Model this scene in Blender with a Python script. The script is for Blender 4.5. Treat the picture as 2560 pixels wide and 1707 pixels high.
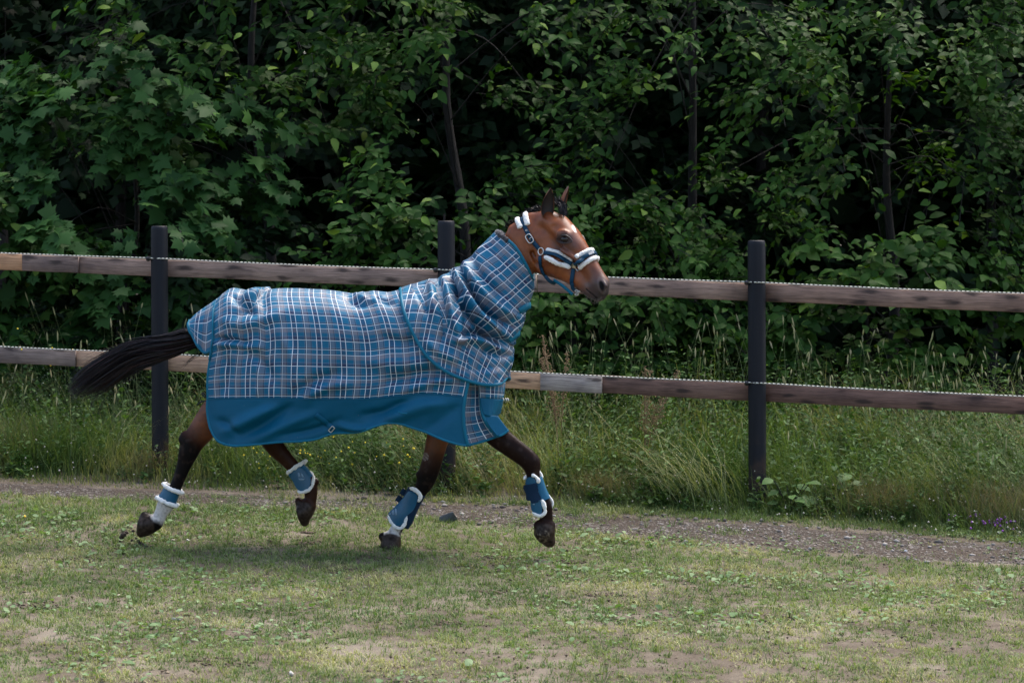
import bpy, math, random
import numpy as np
from mathutils import Vector, Matrix
from mathutils.bvhtree import BVHTree

for o in list(bpy.data.objects): bpy.data.objects.remove(o, do_unlink=True)
SC = bpy.context.scene
COL = SC.collection
RNG = np.random.default_rng(7)
random.seed(7)
sin, cos, pi = np.sin, np.cos, math.pi

# ------------------------------------------------------------------ camera
PW, PH, FPX, VH, CH = 2560., 1707., 6044., 560., 2.0    # photo size, focal length in photo pixels, horizon row, camera height
PITCH = math.atan((PH/2 - VH)/FPX)
cam_d = bpy.data.cameras.new('camera'); cam = bpy.data.objects.new('camera', cam_d); COL.objects.link(cam)
cam.location = (0, 0, CH); cam.rotation_euler = (math.pi/2 - PITCH, 0, 0)
cam_d.sensor_fit = 'HORIZONTAL'; cam_d.sensor_width = 36.; cam_d.lens = FPX*36./PW
cam_d.clip_start = .1; cam_d.clip_end = 2000.
cam_d.dof.use_dof = True; cam_d.dof.focus_distance = 14.5; cam_d.dof.aperture_fstop = 5.0
SC.camera = cam

# ------------------------------------------------------------------ sky, sun, exposure
SUN = Vector((.50, .62, 1.45)).normalized()             # towards the (veiled) sun: behind the horse, a little to the right
SUN_EL = math.asin(SUN.z); SUN_AZ = math.atan2(SUN.x, SUN.y)
wd = bpy.data.worlds.new('World'); SC.world = wd; wd.use_nodes = True
nt = wd.node_tree; nt.nodes.clear()
sky = nt.nodes.new('ShaderNodeTexSky'); sky.sky_type = 'NISHITA'; sky.sun_disc = False
sky.sun_elevation = SUN_EL; sky.sun_rotation = SUN_AZ; sky.dust_density = 4.; sky.air_density = 1.0; sky.ozone_density = .6
bgn = nt.nodes.new('ShaderNodeBackground'); bgn.inputs[1].default_value = .12
won = nt.nodes.new('ShaderNodeOutputWorld')
nt.links.new(sky.outputs[0], bgn.inputs[0]); nt.links.new(bgn.outputs[0], won.inputs[0])
sl = bpy.data.lights.new('sun', 'SUN'); sl.energy = 1.2; sl.angle = math.radians(42); sl.color = (1., .95, .88)
so = bpy.data.objects.new('sun', sl); COL.objects.link(so); so.location = (3, 5, 12)
so.rotation_euler = (-SUN).to_track_quat('-Z', 'Y').to_euler()
SC.view_settings.view_transform = 'Standard'; SC.view_settings.look = 'None'
SC.view_settings.gamma = 1.; SC.view_settings.use_curve_mapping = False
SC.view_settings.exposure = 1.8
SC.render.engine = 'CYCLES'
SC.render.resolution_x = 1024; SC.render.resolution_y = 682

# ------------------------------------------------------------------ pixel helpers
C0 = np.array([0, 0, CH])
_cp, _sp = math.cos(PITCH), math.sin(PITCH)
def ray(u, v):
    """direction through a photo pixel, scaled so that its y component is 1"""
    x = (u - PW/2)/FPX; y = (PH/2 - v)/FPX
    d = np.array([x, _cp + y*_sp, -_sp + y*_cp])
    return d/d[1]
def at(u, v, Y): return C0 + ray(u, v)*Y
def proj(p):
    """world points (n,3) to photo pixels"""
    p = np.atleast_2d(p) - C0
    depth = p[:, 1]*_cp - p[:, 2]*_sp; up = p[:, 1]*_sp + p[:, 2]*_cp
    return np.stack([PW/2 + FPX*p[:, 0]/depth, PH/2 - FPX*up/depth], 1)
def sstep(a, b, x):
    t = np.clip((x - a)/(b - a), 0, 1); return t*t*(3 - 2*t)
def _hash(i, j, k, seed):
    n = (i*374761393 + j*668265263 + k*2147483647 + seed*974634721) & 0xffffffff
    n = ((n ^ (n >> 13))*1274126177) & 0xffffffff
    n = ((n ^ (n >> 16))*2246822519) & 0xffffffff
    return ((n ^ (n >> 15)) & 0xffffff)/16777215.
def vnoise(p, seed=0):
    """smooth value noise in -1..1 at points (n,3)"""
    p = np.asarray(p, float); i = np.floor(p).astype(np.int64); f = p - i; f = f*f*(3 - 2*f)
    r = 0
    for a in (0, 1):
        for b in (0, 1):
            for c in (0, 1):
                w = (f[:, 0] if a else 1 - f[:, 0])*(f[:, 1] if b else 1 - f[:, 1])*(f[:, 2] if c else 1 - f[:, 2])
                r = r + w*_hash(i[:, 0] + a, i[:, 1] + b, i[:, 2] + c, seed)
    return r*2 - 1
def fbm(p, seed=0, oct=4):
    p = np.asarray(p, float); r = 0; a = 1.; s = 0
    for k in range(oct):
        r = r + a*vnoise(p*2**k + 17.3*k, seed + k); s += a; a *= .5
    return r/s
def p3(x, y, z=0.): return np.stack([x, y, np.zeros_like(x) + z], 1)
def spline(pts, n):
    """Catmull-Rom through rows of pts, n samples by arc length"""
    P = np.asarray(pts, float)
    if len(P) == 2: return P[0] + (P[1] - P[0])*np.linspace(0, 1, n)[:, None]
    Q = np.vstack([2*P[0] - P[1], P, 2*P[-1] - P[-2]]); out = []
    for i in range(len(P) - 1):
        t = np.linspace(0, 1, 24, endpoint=False)[:, None]
        a, b, c, d = Q[i], Q[i + 1], Q[i + 2], Q[i + 3]
        out.append(.5*((2*b) + (c - a)*t + (2*a - 5*b + 4*c - d)*t*t + (3*b - a - 3*c + d)*t**3))
    D = np.vstack(out + [P[-1:]])
    L = np.r_[0, np.cumsum(np.linalg.norm(np.diff(D, axis=0), axis=1))]
    s = np.linspace(0, L[-1], n)
    return np.stack([np.interp(s, L, D[:, k]) for k in range(D.shape[1])], 1)

# ------------------------------------------------------------------ object helpers
def tag(o, label=None, cat=None, group=None, kind=None):
    if label: o['label'] = label
    if cat: o['category'] = cat
    if group: o['group'] = group
    if kind: o['kind'] = kind
    return o
def empty(name, loc):
    o = bpy.data.objects.new(name, None); COL.objects.link(o); o.location = loc; o.empty_display_size = .1
    return o
def mesh(name, V, Fc, uv=None, col=None, smooth=True):
    """V (n,3); Fc array (m,k) or list of arrays; uv/col per vertex"""
    me = bpy.data.meshes.new(name)
    V = np.asarray(V, np.float32)
    Fs = Fc if isinstance(Fc, list) else [Fc]
    Fs = [np.asarray(f, np.int32) for f in Fs if len(f)]
    nl = sum(f.size for f in Fs); npoly = sum(len(f) for f in Fs)
    me.vertices.add(len(V)); me.vertices.foreach_set('co', V.ravel())
    loops = np.concatenate([f.ravel() for f in Fs]); tot = np.concatenate([np.full(len(f), f.shape[1], np.int32) for f in Fs])
    me.loops.add(nl); me.loops.foreach_set('vertex_index', loops)
    me.polygons.add(npoly); me.polygons.foreach_set('loop_start', np.r_[0, np.cumsum(tot)[:-1]].astype(np.int32))
    if smooth: me.polygons.foreach_set('use_smooth', np.ones(npoly, bool))
    if uv is not None:
        l = me.uv_layers.new(name='UVMap'); l.data.foreach_set('uv', np.asarray(uv, np.float32)[loops].ravel())
    if col is not None:
        c = np.ones((len(V), 4), np.float32); c[:, :np.asarray(col).shape[1]] = col
        a = me.color_attributes.new('col', 'FLOAT_COLOR', 'POINT'); a.data.foreach_set('color', c.ravel())
    me.update(calc_edges=True); me.validate()
    return me
def link(name, me, mat, parent=None, base=None):
    o = bpy.data.objects.new(name, me); COL.objects.link(o)
    if mat: me.materials.append(mat) if not len(me.materials) else None
    if parent is not None:
        o.parent = parent; o.matrix_parent_inverse = Matrix.Translation(-Vector(parent_loc(parent)))
    if base is not None:
        b = np.asarray(base, np.float32)
        co = np.empty(len(me.vertices)*3, np.float32); me.vertices.foreach_get('co', co)
        me.vertices.foreach_set('co', (co.reshape(-1, 3) - b).ravel()); me.update()
        o.location = Vector([float(q) for q in base])
    return o
def parent_loc(p):
    l = Vector(p.location)
    if p.parent is not None: pass       # second-level parents carry world coordinates with zero location
    return l
def obj(name, V, Fc, mat, parent=None, base=None, uv=None, col=None, smooth=True):
    return link(name, mesh(name, V, Fc, uv, col, smooth), mat, parent, base)
class MB:
    """collects shapes into one mesh"""
    def __init__(s): s.V = []; s.F = {}; s.n = 0; s.C = []; s.U = []
    def add(s, V, F, col=None, uv=None):
        V = np.asarray(V, float); Fs = F if isinstance(F, list) else [F]
        for f in Fs:
            f = np.asarray(f)
            s.F.setdefault(f.shape[1], []).append(f + s.n)
        s.V.append(V); s.n += len(V)
        if col is not None: s.C.append(np.broadcast_to(np.asarray(col, float), (len(V), 3)))
        if uv is not None: s.U.append(uv)
        return s
    def build(s, name, mat, parent=None, base=None, smooth=True):
        return obj(name, np.vstack(s.V), [np.vstack(f) for f in s.F.values()], mat, parent, base,
                   uv=np.vstack(s.U) if s.U else None, col=np.vstack(s.C) if s.C else None, smooth=smooth)
def grid_faces(n, m, closed=False):
    """quads of an n x m vertex grid (row major); closed wraps the m direction"""
    i = np.arange(n - 1)[:, None]; j = np.arange(m if closed else m - 1)[None, :]; k = (j + 1) % m
    return np.stack([i*m + j, i*m + k, (i + 1)*m + k, (i + 1)*m + j], -1).reshape(-1, 4)
def frames(P, up):
    T = np.gradient(P, axis=0); T /= np.linalg.norm(T, axis=1)[:, None] + 1e-12
    up = np.broadcast_to(np.asarray(up, float), P.shape)
    S = np.cross(T, up); S /= np.linalg.norm(S, axis=1)[:, None] + 1e-12
    N = np.cross(S, T)
    return T, S, N
def tube(P, ra, rb, up=(0, 0, 1), m=12, closed=False, bump=0., bscale=60., seed=1, cap=True):
    """tube along P; ra half size along side, rb along up"""
    P = np.asarray(P, float); n = len(P)
    T, S, N = frames(P, up)
    if closed:
        T = np.roll(P, -1, 0) - np.roll(P, 1, 0); T /= np.linalg.norm(T, axis=1)[:, None]
        up = np.broadcast_to(np.asarray(up, float), P.shape)
        S = np.cross(T, up); S /= np.linalg.norm(S, axis=1)[:, None]; N = np.cross(S, T)
    ra = np.broadcast_to(ra, (n,))[:, None, None]; rb = np.broadcast_to(rb, (n,))[:, None, None]
    a = np.linspace(0, 2*pi, m, endpoint=False)[None, :, None]
    off = S[:, None]*cos(a)*ra + N[:, None]*sin(a)*rb
    V = P[:, None] + off
    if bump:
        L = off/(np.linalg.norm(off, axis=2, keepdims=True) + 1e-9)
        d = fbm(V.reshape(-1, 3)*bscale, seed, 2).reshape(n, m, 1)
        V = V + L*d*bump
    V = V.reshape(-1, 3)
    if closed:
        i = np.arange(n)[:, None]; j = np.arange(m)[None]; i2 = (i + 1) % n; j2 = (j + 1) % m
        return V, np.stack([i*m + j, i*m + j2, i2*m + j2, i2*m + j], -1).reshape(-1, 4)
    F = [grid_faces(n, m, True)]
    if cap:
        V = np.vstack([V, P[0] - T[0]*float(min(ra[0, 0, 0], rb[0, 0, 0]))*.5, P[-1] + T[-1]*float(min(ra[-1, 0, 0], rb[-1, 0, 0]))*.5])
        k = np.arange(m); k2 = (k + 1) % m
        F.append(np.stack([k2, k, np.full(m, n*m)], 1)); F.append(np.stack([(n - 1)*m + k, (n - 1)*m + k2, np.full(m, n*m + 1)], 1))
    return V, F
def box(c, ax, ay, az, bev=.12):
    """bevelled box: centre and three half-axis vectors"""
    c, ax, ay, az = [np.asarray(q, float) for q in (c, ax, ay, az)]
    mn = min(np.linalg.norm(q) for q in (ax, ay, az))*2*bev
    V = []; F = []
    ks = [1 - mn/np.linalg.norm(q) for q in (ax, ay, az)]
    idx = {}
    for s in [(i, j, k) for i in (-1, 1) for j in (-1, 1) for k in (-1, 1)]:
        for f in range(3):
            m = [s[q]*(1 if q == f else ks[q]) for q in range(3)]
            idx[s + (f,)] = len(V); V.append(c + ax*m[0] + ay*m[1] + az*m[2])
    quads = []; tris = []
    for f in range(3):
        a, b = [q for q in range(3) if q != f]
        for s in (-1, 1):
            q = []
            for (i, j) in ((-1, -1), (1, -1), (1, 1), (-1, 1)):
                t = [0, 0, 0]; t[f] = s; t[a] = i; t[b] = j; q.append(idx[tuple(t) + (f,)])
            quads.append(q)
    for f in range(3):                      # bevel strips along axis f
        a, b = [q for q in range(3) if q != f]
        for i in (-1, 1):
            for j in (-1, 1):
                t0 = [0, 0, 0]; t0[a] = i; t0[b] = j; t1 = list(t0); t0[f] = -1; t1[f] = 1
                quads.append([idx[tuple(t0) + (a,)], idx[tuple(t1) + (a,)], idx[tuple(t1) + (b,)], idx[tuple(t0) + (b,)]])
    for s in [(i, j, k) for i in (-1, 1) for j in (-1, 1) for k in (-1, 1)]:
        tris.append([idx[s + (0,)], idx[s + (1,)], idx[s + (2,)]])
    return np.array(V), [np.array(quads), np.array(tris)]
def fix_normals(me):
    import bmesh
    bm = bmesh.new(); bm.from_mesh(me); bmesh.ops.recalc_face_normals(bm, faces=bm.faces); bm.to_mesh(me); bm.free()

# ------------------------------------------------------------------ material helpers
class NM:
    def __init__(s, name):
        s.m = bpy.data.materials.new(name); s.m.use_nodes = True; s.t = s.m.node_tree; s.t.nodes.clear()
        s.out = s.n('ShaderNodeOutputMaterial'); s.b = s.n('ShaderNodeBsdfPrincipled'); s.l(s.b.outputs[0], s.out.inputs[0])
    def n(s, t, **k):
        x = s.t.nodes.new(t)
        for a, b in k.items(): setattr(x, a, b)
        return x
    def l(s, a, b): s.t.links.new(a, b)
    def set(s, **k):
        names = {'rough': 'Roughness', 'metal': 'Metallic', 'spec': 'Specular IOR Level', 'sheen': 'Sheen Weight', 'sheenr': 'Sheen Roughness', 'coat': 'Coat Weight', 'coatr': 'Coat Roughness', 'sss': 'Subsurface Weight'}
        for a, v in k.items(): s.b.inputs[names[a]].default_value = v
        return s
    def v(s, x):
        return x
    def math(s, op, a, b=None, c=None):
        x = s.n('ShaderNodeMath', operation=op)
        for i, q in enumerate((a, b, c)):
            if q is None: continue
            if isinstance(q, (int, float)): x.inputs[i].default_value = q
            else: s.l(q, x.inputs[i])
        return x.outputs[0]
    def mix(s, f, a, b, mode='MIX'):
        x = s.n('ShaderNodeMix', data_type='RGBA', blend_type=mode, clamp_factor=True)
        for i, q in ((0, f), (6, a), (7, b)):
            if isinstance(q, (int, float)): x.inputs[i].default_value = q
            elif isinstance(q, tuple): x.inputs[i].default_value = q if len(q) == 4 else q + (1,)
            else: s.l(q, x.inputs[i])
        return x.outputs[2]
    def ramp(s, f, stops, interp='LINEAR'):
        x = s.n('ShaderNodeValToRGB'); x.color_ramp.interpolation = interp; e = x.color_ramp.elements
        while len(e) > 1: e.remove(e[-1])
        e[0].position = stops[0][0]; e[0].color = (*stops[0][1], 1) if isinstance(stops[0][1], tuple) else (stops[0][1],)*3 + (1,)
        for p, c in stops[1:]:
            q = e.new(p); q.color = (*c, 1) if isinstance(c, tuple) else (c, c, c, 1)
        s.l(f, x.inputs[0]); return x.outputs[0]
    def coord(s, kind='Object', scale=None):
        x = s.n('ShaderNodeTexCoord').outputs[kind]
        if scale is None: return x
        mp = s.n('ShaderNodeMapping'); s.l(x, mp.inputs[0])
        mp.inputs['Scale'].default_value = scale if isinstance(scale, tuple) else (scale,)*3
        return mp.outputs[0]
    def noise(s, co, scale, detail=4., rough=.55, dist=0.):
        x = s.n('ShaderNodeTexNoise'); s.l(co, x.inputs['Vector'])
        x.inputs['Scale'].default_value = scale; x.inputs['Detail'].default_value = detail
        x.inputs['Roughness'].default_value = rough; x.inputs['Distortion'].default_value = dist
        return x.outputs[0]
    def bump(s, h, strength=.3, dist=.01, chain=None):
        x = s.n('ShaderNodeBump'); x.inputs['Strength'].default_value = strength; x.inputs['Distance'].default_value = dist
        s.l(h, x.inputs['Height'])
        if chain is not None: s.l(chain, x.inputs['Normal'])
        return x.outputs[0]
    def color(s, c):
        if isinstance(c, tuple): s.b.inputs['Base Color'].default_value = c if len(c) == 4 else c + (1,)
        else: s.l(c, s.b.inputs['Base Color'])
        return s
    def normal(s, n): s.l(n, s.b.inputs['Normal']); return s
    def attr(s, name='col'):
        x = s.n('ShaderNodeAttribute'); x.attribute_name = name; return x.outputs['Color']
def plain(name, c, rough=.6, var=.15, nscale=20., bump=.0, bscale=200., **k):
    q = NM(name); co = q.coord('Object')
    n = q.noise(co, nscale)
    dk = tuple(x*(1 - var) for x in c); lt = tuple(min(1, x*(1 + var)) for x in c)
    q.color(q.mix(n, dk, lt)).set(rough=rough, **k)
    if bump: q.normal(q.bump(q.noise(co, bscale, 3.), bump, .004))
    return q.m
def vcol(name, rough=.6, bump=0., bscale=150., var=.25, nscale=60., **k):
    """material that takes its colour from the mesh attribute, with a little grain"""
    q = NM(name); co = q.coord('Object'); n = q.noise(co, nscale)
    q.color(q.mix(1., q.attr(), q.mix(n, (1 - var,)*3, (1 + var,)*3), 'MULTIPLY')).set(rough=rough, **k)
    if bump: q.normal(q.bump(q.noise(co, bscale, 3.), bump, .004))
    return q.m
def foliage(name, trans=.25, rough=.42, spec=.5):
    q = NM(name); c = q.attr()
    q.color(c).set(rough=rough, spec=spec)
    t = q.n('ShaderNodeBsdfTranslucent'); tc = q.mix(1., c, (1.5, 1.7, .5), 'MULTIPLY'); q.l(tc, t.inputs[0])
    m = q.n('ShaderNodeMixShader'); m.inputs[0].default_value = trans
    q.l(q.b.outputs[0], m.inputs[1]); q.l(t.outputs[0], m.inputs[2]); q.l(m.outputs[0], q.out.inputs[0])
    return q.m

# ================================================================== GROUND
def gz(x, y, bumps=True):
    x = np.asarray(x, float); y = np.asarray(y, float)
    a = y - 14.7
    h = np.where(a < 0, .02*a, .065*np.clip(a, 0, 2.6) + .03*np.clip(a - 2.6, 0, 12))
    h = h - .014*np.clip(x, -12, 12)
    if bumps:
        q = p3(x.ravel(), y.ravel())
        h = h + (fbm(q*1.1, 3, 3)*.018 + fbm(q*6., 5, 2)*.007).reshape(x.shape)
    return h
def G(u, v):
    r = ray(u, v); Y = 15.
    for _ in range(30):
        p = C0 + r*Y; Y = .5*Y + .5*float((gz(p[0], p[1], False) - CH)/r[2])
    return C0 + r*Y
def axis_steps(lo, hi, step, far):
    a = list(np.arange(lo, hi + 1e-6, step)); s = step
    while a[-1] < far: s *= 1.35; a.append(a[-1] + s)
    s = step
    while a[0] > -far: s *= 1.35; a.insert(0, a[0] - s)
    return np.array(a)
gx = axis_steps(-4.6, 4.6, .05, 600.); gy = axis_steps(9.4, 18.6, .05, 700.)
X, Yg = np.meshgrid(gx, gy)
V = np.stack([X, Yg, gz(X, Yg)], -1).reshape(-1, 3)
q = NM('soil'); co = q.coord('Object')
n1 = q.noise(co, 1.6, 5.); n2 = q.noise(co, 14., 6., .65); n3 = q.noise(co, 90., 4., .7)
c = q.ramp(n1, [(.3, (.034, .025, .018)), (.50, (.080, .062, .047)), (.62, (.18, .155, .122))])
c = q.mix(q.math('MULTIPLY', n2, .75), c, q.mix(n2, (.045, .033, .022), (.22, .185, .14)))
c = q.mix(q.ramp(n3, [(.45, 0.), (.75, .25)]), c, (.26, .23, .185))
q.color(c).set(rough=.95, spec=.15)
q.normal(q.bump(n3, .5, .006, q.bump(n2, .6, .02)))
MSOIL = q.m
tag(obj('ground', V, grid_faces(len(gy), len(gx)), MSOIL), 'worn grassy paddock ground with bare pale soil patches', None, None, 'structure')

# ---- leaf litter under the trees, shade of the gaps put into its colour
lx = np.linspace(-22, 22, 90); ly = np.r_[np.linspace(17.9, 20, 16), np.linspace(20.5, 60, 30)]; XX, YY = np.meshgrid(lx, ly)
ZZ = gz(XX, YY) + np.where(np.arange(len(ly))[:, None] == 0, -.03, .012); q = NM('leaf_litter'); co = q.coord('Object'); n1 = q.noise(co, 30., 5., .7)
q.color(q.ramp(n1, [(.3, (.010, .008, .006)), (.6, (.030, .023, .016)), (.8, (.055, .042, .028))])).set(rough=.95, spec=.1); q.normal(q.bump(n1, .7, .02))
tag(obj('woodland_floor', np.stack([XX, YY, ZZ], -1).reshape(-1, 3), grid_faces(len(ly), len(lx)), q.m), 'leaf litter floor under the trees with the shade of the gaps painted into its colour', None, None, 'structure')

# ---- gravel path: a strip of grey grit between the paddock turf and the verge
top_px = [(-700, 1178), (0, 1204), (560, 1232), (1404, 1270), (1633, 1287), (2068, 1316), (2560, 1358), (3300, 1420)]
bot_px = [(-700, 1212), (0, 1240), (760, 1276), (1415, 1326), (1741, 1358), (2177, 1395), (2560, 1420), (3300, 1484)]
TP = np.array([G(*p) for p in top_px]); BP = np.array([G(*p) for p in bot_px])
def path_lo(x): return np.interp(x, BP[:, 0], BP[:, 1]) + .05*fbm(p3(np.asarray(x, float)*3, np.asarray(x, float)*0 + 3.), 11, 3)
def path_hi(x): return np.interp(x, TP[:, 0], TP[:, 1]) + .05*fbm(p3(np.asarray(x, float)*3, np.asarray(x, float)*0 + 9.), 12, 3)
px_ = np.arange(-6.5, 6.5, .06); pt = np.linspace(-.12, 1.12, 22)
A = path_lo(px_); B = path_hi(px_)
Yp = A[:, None] + (B - A)[:, None]*pt[None]; Xp = np.repeat(px_[:, None], len(pt), 1)
edge = np.minimum(pt, 1 - pt)[None]
hh = .022*sstep(-.1, .25, edge) - .016 + .008*fbm(p3(Xp.ravel()*5, Yp.ravel()*5), 21, 3).reshape(Xp.shape)
V = np.stack([Xp, Yp, gz(Xp, Yp) + hh], -1).reshape(-1, 3)
q = NM('gravel'); co = q.coord('Object'); vo = q.n('ShaderNodeTexVoronoi'); q.l(co, vo.inputs['Vector']); vo.inputs['Scale'].default_value = 75.
n1 = q.noise(co, 3., 4.); n2 = q.noise(co, 40., 4.)
sep = q.n('ShaderNodeSeparateColor'); q.l(vo.outputs['Color'], sep.inputs[0])
c = q.ramp(sep.outputs[0], [(0., (.034, .026, .021)), (.5, (.062, .050, .041)), (.85, (.115, .10, .087)), (.97, (.30, .28, .255))])
c = q.mix(q.ramp(n1, [(.35, 0.), (.65, .7)]), c, (.058, .042, .030))
q.color(c).set(rough=.93, spec=.2); q.normal(q.bump(vo.outputs['Distance'], .8, .012, q.bump(n2, .4, .01)))
tag(obj('gravel_path', V, grid_faces(len(px_), len(pt)), q.m), 'strip of grey brown gravel running along the fence', None, None, 'structure')

# ---- small scatter helpers
def blades(x, y, h, w, lean, head, col, tipcol, segs=2, z=None, curl=.5):
    """grass blades as one vertex array; every argument an array over blades"""
    n = len(x); z0 = gz(x, y) - .006 if z is None else z
    t = np.linspace(0, 1, segs + 1)
    d = np.stack([cos(head), sin(head)], 1); s = np.stack([-sin(head + RNG.normal(0, .5, n)), cos(head)], 1)
    V = np.zeros((n, 2*segs + 1, 3)); Cc = np.zeros((n, 2*segs + 1, 3))
    for k in range(segs + 1):
        bend = lean*(t[k]*(1 - curl) + curl*t[k]**2.2)
        up = t[k]*np.sqrt(np.clip(1 - (lean*t[k]*.75)**2, .15, 1))
        cx = x + d[:, 0]*h*bend; cy = y + d[:, 1]*h*bend; cz = z0 + h*up
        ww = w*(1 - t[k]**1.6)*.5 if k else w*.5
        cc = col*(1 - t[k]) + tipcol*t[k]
        if k < segs:
            V[:, 2*k] = np.stack([cx - s[:, 0]*ww, cy - s[:, 1]*ww, cz], 1); V[:, 2*k + 1] = np.stack([cx + s[:, 0]*ww, cy + s[:, 1]*ww, cz], 1)
            Cc[:, 2*k] = cc; Cc[:, 2*k + 1] = cc
        else:
            V[:, 2*k] = np.stack([cx, cy, cz], 1); Cc[:, 2*k] = cc
    b = (np.arange(n)*(2*segs + 1))[:, None]
    tri = []
    for k in range(segs - 1):
        tri += [b + np.array([[2*k, 2*k + 1, 2*k + 3]]), b + np.array([[2*k, 2*k + 3, 2*k + 2]])]
    tri.append(b + np.array([[2*segs - 2, 2*segs - 1, 2*segs]]))
    return V.reshape(-1, 3), np.vstack(tri), Cc.reshape(-1, 3)
def lerpc(a, b, t): return np.asarray(a)*(1 - t)[:, None] + np.asarray(b)*t[:, None]
LEAF_V = np.array([[0, 0, 0], [.34, 0, .035], [.68, 0, .02], [1, 0, -.09], [.16, .17, .06], [.48, .265, .085], [.80, .15, .02], [.16, -.17, .06], [.48, -.265, .085], [.80, -.15, .02]])
LEAF_F = np.array([[0, 1, 4], [1, 5, 4], [1, 2, 5], [2, 6, 5], [2, 3, 6], [0, 7, 1], [1, 7, 8], [1, 8, 2], [2, 8, 9], [2, 9, 3]])
_ml = [(0, .0), (.05, .22), (-.02, .50), (.22, .33), (.30, .62), (.45, .40), (.62, .58), (.60, .26), (1.0, 0)]
_mp = _ml + [(a, -b) for a, b in _ml[::-1][1:-1]]
MAPLE_V = np.array([[.34, 0, .06]] + [[a, b, .06 - .30*abs(b)**1.4 - (.12 if a > .9 else 0)] for a, b in _mp])
MAPLE_F = np.array([[0, i + 1, (i + 1) % len(_mp) + 1] for i in range(len(_mp))])
def norm(v): return v/(np.linalg.norm(v, axis=-1, keepdims=True) + 1e-9)
def leaves(pos, T, N, size, wid, col, lv=LEAF_V, lf=LEAF_F):
    n = len(pos); B = norm(np.cross(N, T)); N2 = np.cross(T, B)
    V = pos[:, None] + size[:, None, None]*(lv[None, :, 0, None]*T[:, None] + lv[None, :, 1, None]*wid[:, None, None]*B[:, None] + lv[None, :, 2, None]*N2[:, None])
    F = (np.arange(n)*len(lv))[:, None, None] + lf[None]
    return V.reshape(-1, 3), F.reshape(-1, 3), np.repeat(col, len(lv), 0)

MGRASS = foliage('grass_blade', .22, .6, .2)
MLEAF = foliage('leaf', .22, .5, .10)

# ---- paddock turf: short tufts of blades with soil between them (nobody could count them)
def turf_density(x, y):
    q = p3(x, y); nn = fbm(q*np.array([1.0, 1.6, 1]), 31, 4); m = fbm(q*np.array([5., 6.5, 1]), 33, 3); f = fbm(q*np.array([17., 22., 1]), 35, 2)
    bare = np.interp(y, [9.5, 10.6, 11.6, 12.6, 13.5, 17], [-.03, -.07, -.14, -.22, -.27, -.27])
    return np.maximum(sstep(-.20, .10, nn*.55 + m*.55 + f*.60 - bare), sstep(-.02, .03, y - path_hi(x)))
nt_ = 118000
x = RNG.uniform(-4.4, 4.4, nt_); y = 9.6 + 6.8*RNG.random(nt_)
k = np.abs(x) < .225*y + .25; x, y = x[k], y[k]
lo, hi = path_lo(x), path_hi(x)
inpath = (y > lo) & (y < hi)
fade = np.where(inpath, .06 + .8*np.clip(fbm(p3(x*2.2, y*2.8), 41, 3)*2. - .10 + .35*sstep(.2, -1.2, x), 0, 1) + .5*np.exp(-np.minimum(y - lo, hi - y)/.045) + .22*sstep(-.6, -2., x), 1.)
k = (RNG.random(len(x)) < turf_density(x, y)*fade) & (y < hi + .5)
x, y = x[k], y[k]; nt_ = len(x)
t0 = np.clip(.5 + 1.0*fbm(p3(x*1.3, y*1.3), 51, 3) + RNG.normal(0, .25, nt_), 0, 1)
dry0 = np.clip(fbm(p3(x*2.7, y*2.7), 53, 3)*1.6 + np.interp(y, [10, 12, 14.5], [.20, .08, .0]) + RNG.normal(0, .25, nt_), 0, .95)
weed = RNG.random(nt_) < .10; t0 = np.where(weed, t0*.25, t0); dry0 = np.where(weed, dry0*.2, dry0); h0 = np.where(weed, 1.5, 1.)*np.clip(RNG.gamma(4., .0052, nt_), .007, .05)*np.interp(y, [9.5, 12, 15, 16], [1., 1.05, 1.1, 1.5])
nb_ = 7; rp = lambda a: np.repeat(a, nb_); n = nt_*nb_
x = rp(x) + RNG.normal(0, .013, n); y = rp(y) + RNG.normal(0, .013, n)
t = np.clip(rp(t0) + RNG.normal(0, .2, n), 0, 1); dry = np.clip(rp(dry0) + RNG.normal(0, .15, n), 0, .95)
col = lerpc((.052, .100, .028), (.165, .230, .075), t); col = col*(1 - dry[:, None]) + np.array([.38, .36, .19])*dry[:, None]
h = rp(h0)*RNG.uniform(.5, 1.25, n)
V, F, Cc = blades(x, y, h, RNG.uniform(.0028, .0062, n), RNG.uniform(.25, 1.25, n), RNG.uniform(0, 2*pi, n), col*.62, np.clip(col*1.30, 0, 1), 2)  # bases darkened, tips lightened: shade between tufts put into the blade colour
tag(obj('paddock_grass', V, F, MGRASS, col=Cc, smooth=False), 'short patchy paddock grass, partly dry, with shade painted into the blade bases', 'grass', None, 'stuff')
# flat broad leaves (clover, plantain) pressed into the turf
n = 26000
x = RNG.uniform(-4, 4, n); y = RNG.uniform(9.8, 16., n)
k = (np.abs(x) < .235*y + .3) & (fbm(p3(x*1.6, y*1.6), 61, 4) + RNG.normal(0, .12, n) > .10) & ~((y > path_lo(x) + .03) & (y < path_hi(x)) & (RNG.random(n) < .8))
x, y = x[k], y[k]; n = len(x)
a = RNG.uniform(0, 2*pi, n); el = RNG.uniform(-.05, .55, n)
T = np.stack([cos(a)*cos(el), sin(a)*cos(el), sin(el)], 1); N = norm(np.stack([RNG.normal(0, .3, n), RNG.normal(0, .3, n), np.ones(n)], 1))
t = RNG.random(n); col = lerpc((.075, .145, .050), (.20, .28, .14), t)
V, F, Cc = leaves(np.stack([x, y, gz(x, y) + RNG.uniform(.002, .02, n)], 1), T, N, RNG.gamma(6, .0045, n), RNG.uniform(.9, 1.5, n), col)
tag(obj('clover_leaves', V, F, MGRASS, col=Cc), 'small broad clover and plantain leaves among the paddock grass', 'weeds', None, 'stuff')

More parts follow.
